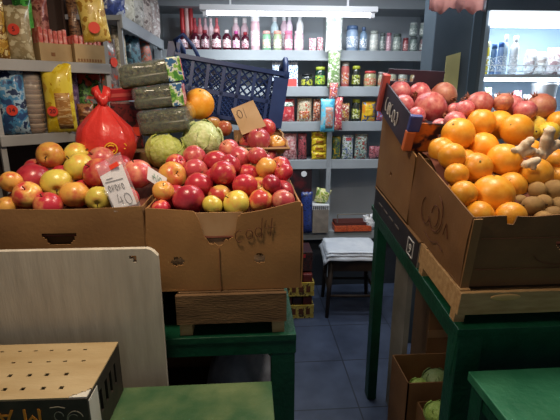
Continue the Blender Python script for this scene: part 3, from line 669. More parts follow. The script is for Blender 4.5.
# ------------------------------------------------------------------ cartons
def carton(name, label, loc, rot, w, d, h, m, front=None, fronthole=None, side=None, hole_side=None, liner=None, group=None, step=.008, inner=True, back=None):
    t = thing(name, label, 'carton', loc, rot, group)
    tap = .05
    def bul(s): return lambda x, z: -.004*math.sin(PI*z/h)+.004*noise.noise(Vector((x*9+s, z*9, s)))
    obj('front_panel', panel(w, h, .005, step, fronthole, front, bul(1)), m, t)
    obj('back_panel', panel(w, h, .005, .02, None, back), m, t, loc=(0, d, 0))
    for s in (-1, 1):
        obj('side_panel', panel(d, h, .005, step, hole_side, side, bul(3+s)), m, t, loc=(s*w/2, d/2, 0), rot=(0, 0, s*PI/2))
    obj('bottom_panel', bx(-w/2, w/2, 0, d, 0, .005), m, t)
    if liner:
        z0, z1 = liner; bm = bmesh.new(); g = []
        for i in range(13):
            col = []
            for j in range(11):
                x = -w/2+.01+(w-.02)*i/12; y = .01+(d-.02)*j/10
                col.append(bm.verts.new((x, y, z0+(z1-z0)*min(1, j/8)+.008*noise.noise(Vector((x*20, y*20, 1))))))
            g.append(col)
        for i in range(12):
            for j in range(10): bm.faces.new((g[i][j], g[i+1][j], g[i+1][j+1], g[i][j+1]))
        solid(bm, .003)
        obj('paper_liner', bm, mat('liner_paper', '#6b3a2a', .9), t, True)
    return t
# left apple carton
YC = 1.22
xl0, xl1 = at(-20, 207, YC).x, at(142, 207, YC).x; wl = xl1-xl0; hl = at(70, 208, YC).z-ZC
hx = at(60, 239, YC).x-(xl0+xl1)/2; hz = at(60, 239, YC).z-ZC
cL = carton('apple_carton', 'brown cardboard carton of mixed apples behind the plywood board', ((xl0+xl1)/2, YC, ZC), (0, 0, 0), wl, .42, hl, card_red,
       front=lambda x: hl-.004*math.cos(x*9), fronthole=lambda x, z: abs(z-hz) < .018 and abs(x-hx) < .05-.016*((hz-z)/.018+1)*.6, liner=(hl-.085, hl+.05), step=.006)
obj('hole_flap', bx(-.045, .045, .014, .018, -.02, .022), card_dk, cL, loc=(hx, 0, hz))
# crates holding the left carton up to the same height as the pallet
t = thing('support_crate', 'dark wooden crate under the left apple carton', 'crate', ((xl0+xl1)/2, YC+.02, ZT))
for z in (.0, .05, .10): obj('slat', bx(-wl/2+.03, wl/2-.01, 0, .012, z+.002, z+.036), wood_dk, t); obj('slat', bx(-wl/2+.03, wl/2-.01, .34, .352, z+.002, z+.036), wood_dk, t)
for x in (-wl/2+.03, wl/2-.05): obj('end_board', bx(x, x+.04, .012, .34, 0, .140), wood_dk, t)

# right torn carton
xr0, xr1 = at(145, 208, YC).x, at(301, 208, YC).x; wr = xr1-xr0; cxr = (xr0+xr1)/2; hr = at(220, 209, YC).z-ZC
def lx(px): return at(px, 215, YC).x-cxr
def lz(py): return at(220, py, YC).z-ZC
prof = [(-1, 207), (lx(150), 207), (lx(185), 210), (lx(194), 211), (lx(197), 216), (lx(200), 226), (lx(204), 238), (lx(208), 242), (lx(214), 244), (lx(219), 246), (lx(226), 240), (lx(232), 238), (lx(236), 228), (lx(237), 217), (lx(241), 214), (lx(262), 211), (lx(296), 203), (1, 203)]
def rtop(x):
    for (a, ya), (b2, yb2) in zip(prof, prof[1:]):
        if a <= x <= b2: return lz(ya+(yb2-ya)*(x-a)/(b2-a))+(.010*noise.noise(Vector((x*160, 1.3, 0))) if lx(195) < x < lx(240) else 0)
    return hr
def rhole(x, z):
    for px, py, rx, rz in ((175, 260, .019, .014), (259, 259, .017, .017)):
        if ((x-lx(px))/rx)**2+((z-lz(py))/rz)**2 < 1+.5*noise.noise(Vector((x*90, z*90, 2))): return True
    return False
cR = carton('torn_apple_carton', 'torn cardboard carton heaped with red apples on a pallet', (cxr, YC, ZC), (0, 0, R(0)), wr, .40, hr, card, front=rtop, fronthole=rhole, side=lambda x: hr+.004, liner=(hr-.09, hr+.06), step=.0045)
obj('inner_flap', panel(.16, hr-.008, .004, .02, None, lambda x: lz(214)), card_in, cR, loc=(lx(215), .016, 0), label='paler inner layer showing through the torn front')
obj('seam_tape', bx(-.001, .001, -.0035, .001, 0, lz(247)), mat('seam', '#86593a', .9), cR, loc=(lx(218), -.005, 0))
s = []
for px, py, pts in ((239, 236, arc(0, 0, .012, .018, 60, 300)), (249, 234, arc(0, 0, .010, .014, 0, 360)), (258, 232, arc(0, 0, .010, .014, 0, 360))): s.append([(lx(px)+a, lz(py)+b2) for a, b2 in pts])
s.append([(lx(262), lz(218)), (lx(261), lz(238))]); s.append([(lx(266), lz(220)), (lx(265), lz(228)), (lx(273), lz(227))]); s.append([(lx(272), lz(218)), (lx(270), lz(236))])
scribble('handwriting', s, .0014, ink_br, cR, (0, -.0085, 0))

# support carton behind, and the small carton of apples on it
ZS = at(200, 152, 1.68).z
t = thing('stacked_carton', 'plain brown carton standing behind the apple cartons', 'carton', (-.22, 1.90, 0))
obj('carton_body', bx(-.26, .29, -.22, .22, .45, ZS, bev=.004), card_dk, t); obj('closed_flap', bx(-.255, .285, -.004, .004, ZS, ZS+.002), card, t)
obj('lower_body', bx(-.26, .29, -.22, .22, 0, .449, bev=.004), card_dk, t)
sm0, sm1 = at(236, 140, 1.70), at(290, 140, 1.70)
ws = sm1.x-sm0.x; hs_ = at(270, 151, 1.70).z-ZS+.012
cS = carton('small_apple_carton', 'small open carton of pink apples behind the torn carton', ((sm0.x+sm1.x)/2, 1.70, ZS-.008+.01), (0, 0, R(4)), ws, .24, hs_, card_in, side=lambda x: hs_+.05*max(0, (x+.12)/.24), liner=(.0+hs_*.2, hs_*.9), back=lambda x: hs_+.05)

# ------------------------------------------------------------------ fruit prototypes
def apple_mesh(seed, squash=.92):
    bm = bmesh.new(); prof = []
    for i in range(17):
        a = PI*i/16
        r = math.sin(a)*(1+.06*math.cos(a)); z = -math.cos(a)*squash
        top = max(0, 1-r/.42) if a > PI/2 else 0
        bot = max(0, 1-r/.30) if a < PI/2 else 0
        z += -.26*top**1.4+.13*bot**1.4
        prof.append((max(r, 0) if 0 < i < 16 else 0, z))
    lathe(bm, prof, 22)
    for v in bm.verts:
        th = math.atan2(v.co.y, v.co.x)
        v.co *= 1+.025*math.cos(5*th+seed)*(.5-.5*v.co.z)+.03*noise.noise(v.co*1.3+Vector((seed*3, 0, 0)))
    me = bpy.data.meshes.new('apple'); bmesh.ops.recalc_face_normals(bm, faces=bm.faces); bm.to_mesh(me); bm.free()
    for p in me.polygons: p.use_smooth = True
    return me
def ball_mesh(name, seed, sq=1.0, lump=.02, fr=1.2, dim=.05):
    bm = bmesh.new(); prof = []
    for i in range(17):
        a = PI*i/16; r = math.sin(a); z = -math.cos(a)*sq
        if a > PI/2: z -= dim*max(0, 1-r/.25)
        prof.append((r if 0 < i < 16 else 0, z))
    lathe(bm, prof, 22)
    for v in bm.verts: v.co *= 1+lump*noise.noise(v.co*fr+Vector((seed*5, 0, 0)))
    me = bpy.data.meshes.new(name); bmesh.ops.recalc_face_normals(bm, faces=bm.faces); bm.to_mesh(me); bm.free()
    for p in me.polygons: p.use_smooth = True
    return me
def mesh_of(bm, name, smooth=True):
    me = bpy.data.meshes.new(name); bmesh.ops.recalc_face_normals(bm, faces=bm.faces); bm.to_mesh(me); bm.free()
    for p in me.polygons: p.use_smooth = smooth
    return me
APM = {'red': mfruit('apple_red', '#bb3040', '#dc8a58', .62, .86, top=.10), 'deep': mfruit('apple_deep_red', '#9c2234', '#c4484c', .5, .85), 'blush': mfruit('apple_blush', '#c4433e', '#e0b45c', .50, .72, top=.08),
       'yellow': mfruit('apple_yellow', '#d6c254', '#d9954e', .62, .86), 'gold': mfruit('apple_gold', '#d8a04c', '#c4503e', .56, .80), 'pink': mfruit('apple_pink', '#c24a54', '#dd9474', .56, .80, top=.06)}
APN = {'red': 'red', 'deep': 'deep red', 'blush': 'red and yellow', 'yellow': 'yellow', 'gold': 'golden orange', 'pink': 'pinkish red'}
apm = [apple_mesh(s_, q) for s_, q in ((0, .9), (1, .96), (2, .86))]
APMESH = {}
for k, m in APM.items():
    for i, me in enumerate(apm):
        q = me.copy(); q.name = 'apple'; q.materials.append(m); APMESH[k, i] = q
bm = bmesh.new(); tube(bm, [(0, 0, .60), (.02, 0, .78), (.07, .01, .98)], [.045, .035, .05], 7); STEM = mesh_of(bm, 'stem'); STEM.materials.append(stem_m)

def put(name, me, p, r, rot, label, cat, group, kids=()):
    o = bpy.data.objects.new(name, me); COL.objects.link(o); o.location = p; o.scale = (r, r, r); o.rotation_euler = rot
    tag(o, label, cat, group)
    for kn, km in kids:
        c = bpy.data.objects.new(kn, km); COL.objects.link(c); c.parent = o
    return o
def relax(items, fixed=(), it=80, pull=.06, shrink=.94):
    """nudge round fruit apart until they only touch"""
    P = [Vector(i['p']) for i in items]; O = [p.copy() for p in P]; rr = [i['r']*shrink for i in items]
    for _ in range(it):
        for a in range(len(P)):
            for b2 in range(a+1, len(P)):
                d = P[b2]-P[a]; l = d.length; m = rr[a]+rr[b2]
                if l < m:
                    d = d/l if l > 1e-6 else Vector((0, 1, 0)); k = (m-l)/2
                    ax = ((P[a]+P[b2])/2-CAM).normalized(); da = d.dot(ax); da = da if abs(da) > .12 else (.12 if da >= 0 else -.12)
                    d = ax*da*1.5+(d-ax*d.dot(ax))*.6
                    P[a] -= d*k; P[b2] += d*k
            for c, cr in fixed:
                d = P[a]-c; l = d.length
                if l < rr[a]+cr and l > 1e-6: P[a] += d/l*(rr[a]+cr-l)
            lim = items[a].get('ymin')
            if lim is not None and P[a].y-rr[a] < lim: P[a].y = lim+rr[a]
            xm = items[a].get('xr')
            if xm:
                P[a].x = min(max(P[a].x, xm[0]+rr[a]), xm[1]-rr[a])
        if _ < it-15:
            for a in range(len(P)): P[a] += (O[a]-P[a])*pull
    for i, p in zip(items, P): i['p'] = p
def rowlab(items, where, noun):
    """label each fruit by colour, row and place in the row"""
    ys = sorted(i['py'] for i in items); n = len(ys); c1, c2 = ys[n//3], ys[2*n//3]
    rows = {'back': [], 'middle': [], 'front': []}
    for i in items: rows['back' if i['py'] < c1 else 'middle' if i['py'] < c2 else 'front'].append(i)
    for k, l in rows.items():
        l.sort(key=lambda i: i['px'])
        for j, i in enumerate(l):
            o_ = ('leftmost' if j == 0 else 'rightmost' if j == len(l)-1 else ORD[j]+' from the left')
            i['label'] = f"{i['cn']} {noun} {where}, {o_}, {k} row of heap"
def facing(p, toward=CAM, tilt=0, spin=0):
    d = (Vector(toward)-Vector(p)).normalized()
    q = d.to_track_quat('Z', 'Y')
    return (q @ Euler((tilt, 0, spin)).to_quaternion()).to_euler()

def heap_apples(spec, y0, k, rimpy, where, ymin, xr, fixed=(), group='apples'):
    items = []
    for s_ in spec:
        px, py, rp, kind = s_[:4]
        Y = y0+k*(rimpy-py); p = at(px, py, Y)
        items.append(dict(p=p, r=rp*1.07*mpp(p), px=px, py=py, kind=kind, cn=APN[kind], face=len(s_) > 4, ymin=ymin, xr=xr))
    relax(items, fixed); rowlab(items, where, 'apple')
    for n, i in enumerate(items):
        rot = facing(i['p'], tilt=R(25), spin=n) if i['face'] else (random.uniform(-.9, .9), random.uniform(-.9, .9), random.uniform(0, 6))
        put('apple', APMESH[i['kind'], n % 3], i['p'], i['r'], rot, i['label'], 'apple', group, (('stem', STEM),))
LA = [(10, 188, 10, 'gold'), (30, 181, 16, 'deep'), (22, 199, 13, 'blush'), (2, 204, 10, 'gold'), (49, 203, 13, 'red'), (52, 162, 12.5, 'gold', 1), (57, 184, 14.5, 'yellow', 1), (75, 156, 12, 'yellow'), (78, 169, 13.5, 'yellow'),
      (74, 195, 13.5, 'gold'), (99, 161, 13, 'pink'), (95, 178, 14, 'red'), (99, 199, 12.5, 'yellow', 1), (136, 173, 14, 'pink'), (38, 166, 10, 'red'), (86, 186, 10, 'red'), (124, 198, 13, 'red'), (118, 168, 13, 'deep'), (-8, 192, 12, 'red'), (113, 186, 11, 'pink'), (64, 170, 10, 'red')]
heap_apples(LA, 1.275, .0046, 205, 'in the left carton', YC+.006, (xl0+.006, xl1-.006), group='apples in the left carton')
RA = [(155, 196, 10, 'gold'), (160, 206, 9, 'red'), (175, 176, 13, 'gold', 1), (190, 200, 15, 'deep'), (173, 194, 12.5, 'deep'), (204, 186, 13.5, 'red'), (197, 172, 11.5, 'pink'), (195, 158, 11, 'pink'), (217, 163, 13, 'red'), (212, 205, 10, 'yellow'),
      (224, 178, 12, 'red'), (220, 193, 11.5, 'blush'), (240, 157, 11, 'pink'), (231, 151, 10, 'pink'), (247, 172, 11.5, 'red'), (264, 184, 12.5, 'blush', 1), (267, 171, 10, 'gold'), (265, 161, 9, 'red'), (288, 170, 11, 'red'), (289, 186, 12, 'deep'), (298, 177, 9, 'red'),
      (282, 200, 11.5, 'pink'), (262, 199, 11.5, 'blush'), (246, 190, 12, 'red'), (234, 201, 13, 'yellow'), (209, 174, 10, 'red'), (233, 166, 10, 'deep'), (256, 158, 9, 'pink'), (278, 178, 9, 'red'), (181, 164, 10, 'red'), (276, 188, 9, 'deep'), (235, 183, 9, 'deep')]
cab = [(at(166, 152, 1.63), 19.5*mpp(at(166, 152, 1.63))), (at(203, 139, 1.66), 19*mpp(at(203, 139, 1.66)))]
heap_apples(RA, 1.27, .0050, 205, 'in the torn carton', YC+.02, (xr0+.008, xr1-.008), [(c, r_*.95) for c, r_ in cab], group='red apples in the torn carton')
SA = [(252, 131, 11.5, 'pink', 0), (255, 147, 11, 'pink', 0), (273, 144, 10.5, 'gold', 0), (236, 141, 10, 'red', 0), (265, 130, 9, 'red', 0), (268, 153, 8, 'pink', 0), (241, 150, 8, 'pink', 0)]
heap_apples([s_[:4] for s_ in SA], 1.745, .0035, 155, 'in the small carton', 1.705, (sm0.x+.006, sm1.x-.006), group='pink apples in the small carton')

# cabbages
cabm = mat('cabbage_leaf', '#b0b950', .5, '#ccd284', 5, 6, .35, .7, bump=.5, bscale=6, coat=.1)
cabm2 = mat('cabbage_pale', '#b2c076', .5, '#d8dfa6', 4, 5, .35, .65, bump=.6, bscale=5, coat=.1)
cabm3 = mat('cabbage_green', '#86a84a', .5, '#a9c468', 5, 6, .35, .7, bump=.5, bscale=6, coat=.1)
def cabbage(label, p, r, m, m2, seed, rot, group=None, sq=.88):
    bm = bmesh.new(); bmesh.ops.create_icosphere(bm, subdivisions=4, radius=1)
    def disp(c):
        th = math.atan2(c.y, c.x); lat = c.z
        v = abs(math.sin(4*th+2.2*lat+seed))**.5
        return 1+.03*noise.noise(c*2.2+Vector((seed, 0, 0)))-.035*(1-v)+.02*math.sin(9*lat+3*th)
    for v in bm.verts: v.co *= disp(v.co); v.co.z *= sq
    o = obj('cabbage', bm, m, None, True, p, rot); o.scale = (r,)*3; tag(o, label, 'cabbage', group)
    for k in range(5):                                     # loose wrapping leaves with wavy rims and a raised midrib
        bm = bmesh.new(); g = []; A = 2*PI*k/5+seed
        for i in range(15):
            for_j = []
            for j in range(13):
                u = i/14*2-1; v = j/12
                el = -1.3+2.3*v*(1-.25*u*u)
                az = A+u*.85*math.sin(PI*min(.92, v*.8+.15))**.7
                rr = 1.035+.05*v*v+.03*math.sin(u*9+seed*k)*v*v+.02*max(0, 1-abs(u)*6)
                for_j.append(bm.verts.new((rr*math.cos(el)*math.cos(az), rr*math.cos(el)*math.sin(az), rr*math.sin(el)*sq)))
            g.append(for_j)
        for i in range(14):
            for j in range(12): bm.faces.new((g[i][j], g[i+1][j], g[i+1][j+1], g[i][j+1]))
        solid(bm, .02)
        obj('outer_leaf', bm, m2, o, True)
    return o
cabbage('smooth yellow green cabbage nearest the white price card', cab[0][0], cab[0][1], cabm, cabm, 1, (R(-20), R(15), 0), 'cabbages behind the apples')
cabbage('crinkled pale cabbage under the big orange', cab[1][0], cab[1][1], cabm2, cabm2, 3, (R(30), R(-20), 1), 'cabbages behind the apples')

# ------------------------------------------------------------------ wrapped herb trays
film_m = mat('glossy_wrap', '#dfe6df', .12, alpha=.10, bump=1, bscale=45, coat=1)
herb = mat('dark_herbs', '#23281a', .35, '#666b44', 90, 8, .42, .66, bump=1, bscale=130, coat=.5)
def tray(label, px0, px1, y0, y1, Y, rot, printed=True):
    a, b2 = at(px0, (y0+y1)/2, Y), at(px1, (y0+y1)/2, Y); w = (b2-a).length; h = (y1-y0)*mpp(a)*.92; c = (a+b2)/2
    t = thing('herb_tray', label, 'tray', (c.x, Y, at((px0+px1)/2, y1, Y).z), rot, 'film wrapped herb trays stacked on the cabbages')
    d = .11
    bm = bx(-w/2, w/2, -d/2, d/2, 0, h*.55, bev=.012); obj('tray_base', bm, mat('tray_black', '#1c2013', .35, '#4c5132', 70, 6), t, True)
    bm = bx(-w/2+.006, w/2-.006, -d/2+.006, d/2-.006, h*.3, h*.93, bev=.014)
    bmesh.ops.subdivide_edges(bm, edges=bm.edges[:], cuts=4, use_grid_fill=True)
    for v in bm.verts: v.co += Vector((noise.noise(v.co*60), noise.noise(v.co*60+Vector((9, 0, 0))), noise.noise(v.co*50+Vector((0, 9, 0)))))*.005
    obj('herbs', bm, herb, t, True)
    bm = bx(-w/2-.003, w/2+.003, -d/2-.003, d/2+.003, .003, h, bev=.014)
    bmesh.ops.subdivide_edges(bm, edges=bm.edges[:], cuts=5, use_grid_fill=True)
    for v in bm.verts: v.co += Vector((0, noise.noise(v.co*70), noise.noise(v.co*55)))*.003
    obj('plastic_wrap', bm, film_m, t, True)
    if printed:
        q = w*.20
        obj('leaf_label', bx(w/2-q-.004, w/2+.005, -d/2-.006, -d/2+.02, .004, h+.002, bev=.003), mprint('leaflabel', ['#4c8a3c', '#8cc05c', '#dfe8d8', '#3c6c9c'], 22), t)
        obj('red_corner', bx(w/2-.004, w/2+.008, -d/2-.004, d/2-.01, .004, h*.9, bev=.003), mprint('redcorner', ['#b04858', '#d88890', '#e8d0d0'], 30), t)
    return t
tray('film wrapped herb tray at the top of the stack', 122, 182, 59, 84, 1.70, (R(8), R(-9), R(8)))
tray('film wrapped herb tray in the middle of the stack', 137, 184, 83, 107, 1.69, (R(6), R(-6), R(4)))
tray('shiny unlabelled herb tray at the bottom of the stack', 143, 192, 106, 132, 1.67, (R(4), R(-6), R(-4)), False)

# ------------------------------------------------------------------ tied red bag
def red_bag(p, w, h):
    bm = bmesh.new()
    prof = [(.001, 0), (.55, .01), (.86, .09), (1.0, .24), (1.0, .38), (.83, .52), (.56, .64), (.33, .73), (.18, .79), (.13, .815), (.16, .84), (.30, .90), (.26, .97), (.1, 1.0)]
    lathe(bm, [(r*w/2, z*h) for r, z in prof], 44)
    for v in bm.verts:
        th = math.atan2(v.co.y, v.co.x); z = v.co.z/h
        f = max(0, min(1, (z-.35)/.4)); k = .10*f*math.sin(9*th+z*3)+.07*f*math.sin(17*th)+.02*math.sin(13*th+9*z)+.09*noise.noise(Vector((math.cos(th)*1.5, math.sin(th)*1.5, z*5)))
        v.co.x *= 1+k; v.co.y *= (1+k)*.85
        if z > .83: v.co.z += .06*h*math.sin(2*th+.7)
    t = thing('red_plastic_bag', 'tied bright red plastic bag standing behind the left apples', 'bag', p)
    obj('bag_body', bm, mat('red_plastic', '#d23a34', .34, '#c22c28', 7, bump=.6, bscale=22, coat=.3), t, True)
    bm = bmesh.new(); tube(bm, [(.012*w*3*math.cos(a), .012*w*3*math.sin(a)*.8, h*.815) for a in [2*PI*i/14 for i in range(14)]], .006, 6, closed=True)
    obj('knot', bm, mat('red_knot', '#b8181e', .3), t, True)
    ex, ez, yy = .20*w, .27*h, -.50*w
    scribble('emblem', [arc(ex, ez, .020, .020, 0, 360, 20), arc(ex, ez, .011, .011, 200, 340), arc(ex, ez+.006, .010, .006, 20, 160)], .0022, yell, t, (0, yy+.008, 0), (0, 0, R(12)))
    scribble('print_mark', [arc(ex+.042, ez+.006, .006, .009, 0, 300)], .0018, yell, t, (0, yy+.016, 0), (0, 0, R(20)))
    return t
bp = at(109, 166, 1.60); red_bag((bp.x, 1.60, bp.z), 57*mpp(bp), at(109, 90, 1.60).z-bp.z)
# box holding the bag and back apples up
t = thing('rear_carton', 'plain carton hidden behind the left apple carton', 'carton', (bp.x, 1.74, 0))
obj('carton_body', bx(-.15, .022, -.09, .1, .45, bp.z-.002, bev=.004), card_dk, t); obj('lower_body', bx(-.15, .022, -.09, .1, 0, .449, bev=.004), card_dk, t)
# red boxes right of the bag
c = at(122, 100, 1.84); t = thing('red_box', 'flat red box lying between the rack and the herb trays', 'box', (c.x, 1.84, at(122, 101, 1.84).z), (0, R(-4), R(10)))
obj('box_body', bx(-.065, .065, -.03, .03, 0, .05, bev=.004), mat('redbx', '#b5222a', .35), t); obj('printed_band', bx(-.06, .06, -.0315, -.029, .016, .03), mat('redbx2', '#d85a54', .4), t)
c = at(127, 124, 1.84); t = thing('red_pack', 'dark red pack with a red tag beneath the flat red box', 'box', (c.x+.01, 1.83, ZS+.003), (0, 0, R(6)))
obj('pack_body', bx(-.06, .055, -.035, .035, 0, at(127, 101.5, 1.84).z-ZS-.004, bev=.006), mprint('dkrd', ['#5c2424', '#7c2c2c', '#38201e'], 20), t); obj('red_tag', bx(.0, .045, -.039, -.034, .05, .085), red_tag, t)

# ------------------------------------------------------------------ big oranges on the cabbages, blue crate
orange_m = mfruit('orange_peel', '#e8961f', '#f0b040', .55, 1.0, rough=.42, scale=2, speck=.4, coat=.05)
orange_l = mfruit('orange_peel_light', '#dfa03c', '#e6b658', .55, 1.0, rough=.42, scale=2, speck=.4, coat=.05)
ORM = [ball_mesh('orange', s_, q, .02) for s_, q in ((0, .97), (1, 1.02), (2, .95))]
for m in ORM: m.materials.append(orange_m)
bm = bmesh.new(); lathe(bm, [(.05, .955), (.07, .97), (.04, .985), (0, .98)], 7); BUT = mesh_of(bm, 'stem_button'); BUT.materials.append(mat('orange_button', '#8a7a34', .7))
ga = at(199, 104, 1.80); put('grapefruit', ORM[0], ga, 15.5*mpp(ga), (.5, .2, 0), 'big orange citrus resting above the crinkled cabbage', 'orange', 'big citrus by the herb trays', (('stem_button', BUT),))
ga2 = at(187, 111, 1.76); gm = ORM[1].copy(); gm.materials.clear(); gm.materials.append(orange_l)
put('grapefruit', gm, ga2, 10*mpp(ga2), (.8, -.2, 0), 'paler orange citrus half hidden by the herb trays', 'orange', 'big citrus by the herb trays', (('stem_button', BUT),))
for px, py, rp, l in ((213, 124, 9, 'brownish pear behind the crinkled cabbage'), (224, 128, 9, 'reddish pear left of the torn card sign')):
    p = at(px, py, 1.79); q = bmesh.new(); lathe(q, [(0, -1), (.5, -.92), (.9, -.5), (.98, -.1), (.8, .4), (.5, .8), (.36, 1.1), (.2, 1.25), (0, 1.25)], 18)
    me = mesh_of(q, 'pear'); me.materials.append(mfruit('pear_skin'+str(px), '#a8703a' if px < 220 else '#a8503c', '#c09048', .5, .9)); put('pear', me, p, rp*.9*mpp(p), (R(60), R(30), px), l, 'pear', 'pears behind the cabbage', (('stem', STEM),))

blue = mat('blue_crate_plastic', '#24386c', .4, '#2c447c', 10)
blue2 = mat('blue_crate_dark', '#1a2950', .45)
bw_, bh_, bd_ = .47, .235, .22
bo = at(171, 113, 1.93)
t = thing('blue_crate', 'tipped dark blue plastic crate with latticed windows behind the oranges', 'crate', (bo.x, 1.93, bo.z+.01), (R(-8), R(9.5), R(0)))
def lattice(y):
    bm = bmesh.new(); th = .006
    for z0, z1 in ((0, .016), (.098, .116), (bh_-.014, bh_)): box(bm, 0, bw_, y-th, y+th, z0, z1)
    n = 7
    for k in range(n+1):
        x = k*bw_/n; box(bm, max(0, x-.007), min(bw_, x+.007), y-th, y+th, 0, bh_)
    for k in range(n):                                # crossed bars inside each window
        x0, x1 = k*bw_/n+.007, (k+1)*bw_/n-.007
        for z0, z1, q in ((.116, bh_-.014, 3), (.016, .098, 4)):
            W, H = x1-x0, z1-z0
            for i in range(-q, q+1):
                for sgn in (1, -1):
                    pts = []
                    for s_ in (0, 1):
                        pass
                    xa, xb = x0, x1; za_ = z0+H*(i/q) if sgn > 0 else z1-H*(i/q)
                    zb_ = za_+sgn*W
                    # clip to the window
                    def clip(u): return (xa+(xb-xa)*u, za_+(zb_-za_)*u)
                    us = [0, 1]
                    ua = ((z0-za_)/(zb_-za_), (z1-za_)/(zb_-za_)); lo_, hi_ = max(0, min(ua)), min(1, max(ua))
                    if hi_-lo_ < .05: continue
                    a, c2 = clip(lo_), clip(hi_)
                    tube(bm, [(a[0], y, a[1]), (c2[0], y, c2[1])], .0032 if q == 3 else .0042, 4, cap=False)
    return bm
obj('front_lattice', lattice(0), blue, t)
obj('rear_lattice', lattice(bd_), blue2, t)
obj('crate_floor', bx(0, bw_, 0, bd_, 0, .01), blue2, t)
for x in (0, bw_):
    bm = bx(x-.006, x+.006, 0, bd_, 0, bh_-.03)
    for y in (.0, bd_): box(bm, x-.012, x+.012, y-.012, y+.012, 0, bh_+.01)
    obj('end_wall', bm, blue, t)
    bm = bmesh.new(); tube(bm, [(x, -.01, bh_-.02), (x-.012, .02, bh_+.065), (x-.012, bd_-.02, bh_+.065), (x, bd_+.01, bh_-.02)], .013, 8)
    obj('handle', bm, blue, t, True)
bm = bmesh.new(); tube(bm, [(.0, -.008, bh_+.0), (-.02, -.008, bh_+.055), (.012, -.008, bh_+.085), (.06, -.008, bh_+.045), (.095, -.008, bh_-.005)], .008, 8); obj('bail', bm, blue, t, True)
obj('corner_web', bx(-.045, .005, -.006, .006, bh_-.05, bh_+.05), blue, t)
obj('lower_skirt', bx(bw_-.05, bw_+.012, -.014, -.004, 0, bh_-.02), blue, t)
obj('rim_lip', bx(-.01, bw_+.012, -.016, .0, bh_-.012, bh_+.006), blue, t)

# ------------------------------------------------------------------ price cards
def card_sign(name, label, pts, Y, m, strokes=(), pr=.0011, inkm=ink, dy=0):
    """a flat card given by its four corners (top left, top right, bottom right, bottom left)"""
    P = [at(px, py, y_) for (px, py), y_ in zip(pts, Y)]; c = sum(P, Vector())/4
    t = thing(name, label, 'sign', c)
    ex = (P[1]-P[0]); ez = (P[0]-P[3]); n = ex.cross(ez).normalized()
    bm = bmesh.new(); vs = [bm.verts.new(p-c) for p in (P[3], P[2], P[1], P[0])]; bm.faces.new(vs)
    solid(bm, .0015)
    obj('card', bm, m, t)
    if strokes:
        bm = bmesh.new()
        for s_ in strokes:
            tube(bm, [(P[3]+ (P[2]-P[3])*u+(P[0]-P[3])*v)-c-n*.0 + (CAM-c).normalized()*.004 for u, v in s_], pr, 5)
        obj('handwriting', bm, inkm, t)
    return t, P
sk_ = [[(.1, .80), (.92, .82)], [(.2, .88), (.5, .9)]]
def letters(x0, z0, w, h, k):
    out = []
    for i in range(k):
        x = x0+i*w
        out += [[(x, z0), (x+w*.2, z0+h), (x+w*.45, z0+h*.2), (x+w*.7, z0+h)], ] if i % 2 else [arc(x+w*.35, z0+h*.5, w*.3, h*.5, 0, 330)]
    return out
t, P = card_sign('price_card', 'white price card with 40 in a plastic sleeve on the left apples', [(100, 177), (122, 164), (137, 204), (115, 209)], (1.27, 1.29, 1.245, 1.235), paper,
    sk_+letters(.12, .52, .15, .17, 5)+[[(.38, .40), (.28, .17), (.5, .2)], [(.46, .32), (.44, .05)], arc(.75, .22, .14, .17, 0, 360)], .0012)
c = Vector(t.location)
bm = bmesh.new(); Q = [at(95, 165, 1.285), at(120, 152, 1.30), at(141, 206, 1.238), at(114, 212, 1.222)]
fc = bm.faces.new([bm.verts.new(q-c+(CAM-c).normalized()*.005) for q in Q]); bmesh.ops.subdivide_edges(bm, edges=bm.edges[:], cuts=6, use_grid_fill=True)
for v in bm.verts: v.co += (CAM-c).normalized()*.006*noise.noise(v.co*40)
solid(bm, .0006); obj('plastic_sleeve', bm, mat('sleeve_film', '#e8e8ee', .15, alpha=.12, coat=.6), t, True)
obj('red_sticker', bx(-.014, .014, -.001, .001, -.006, .008), red_tag, t, loc=at(114, 166, 1.277)-c, rot=(R(-20), R(-28), 0))
card_sign('small_price_card', 'small tilted white price card in front of the smooth cabbage', [(148, 166), (167, 178), (165, 191), (147, 179)], (1.36, 1.355, 1.335, 1.34), paper, [[(.3, .25), (.35, .75), (.5, .3), (.55, .8)], arc(.7, .5, .08, .25, 0, 360), [(.25, .5), (.45, .52)]], .001, mat('green_ink', '#6f9a86', .7))
card_sign('cardboard_sign', 'torn cardboard sign with pencilled letters above the small carton', [(231, 109), (253, 100), (266, 126), (242, 135)], (1.80, 1.81, 1.765, 1.745), mat('pale_card', '#c9a985', .9, '#b8966f', 8), [arc(.24, .72, .09, .15, 0, 360), [(.42, .5), (.44, .9)], arc(.50, .78, .09, .12, 90, -90), [(.64, .55), (.7, .8), (.8, .55)], [(.62, .68), (.84, .66)]], .0013, mat('grey_pencil', '#5c4c44', .8))

# ------------------------------------------------------------------ right: sloping green table
TH = R(8.2); TB = Vector((.574, 1.04, .884))
def T(u, v, w): return TB+Vector((u, v*math.cos(TH)-w*math.sin(TH), v*math.sin(TH)+w*math.cos(TH)))
tt = thing('sloping_green_table', 'sloping green painted stand under the orange crates', 'table', TB, (TH, 0, 0))
WT, DT = .95, .92
obj('tabletop', bx(0, WT, 0, DT, -.022, 0, bev=.002), green, tt)
bm = bx(.006, WT, .006, .026, -.175, -.022, bev=.002); box(bm, .006, .026, .026, DT-.01, -.068, -.022); obj('apron', bm, green, tt)
def leg(u, v0, w0):
    a = T(u, v0, -.022); bm = bx(a.x, a.x+w0, a.y, a.y+.06, 0, a.z+(.06*math.tan(TH) if v0 < .5 else 0), bev=.003)
    bmesh.ops.translate(bm, verts=bm.verts, vec=-TB); bmesh.ops.rotate(bm, verts=bm.verts, matrix=Matrix.Rotation(-TH, 3, 'X'))
    obj('leg', bm, green, tt)
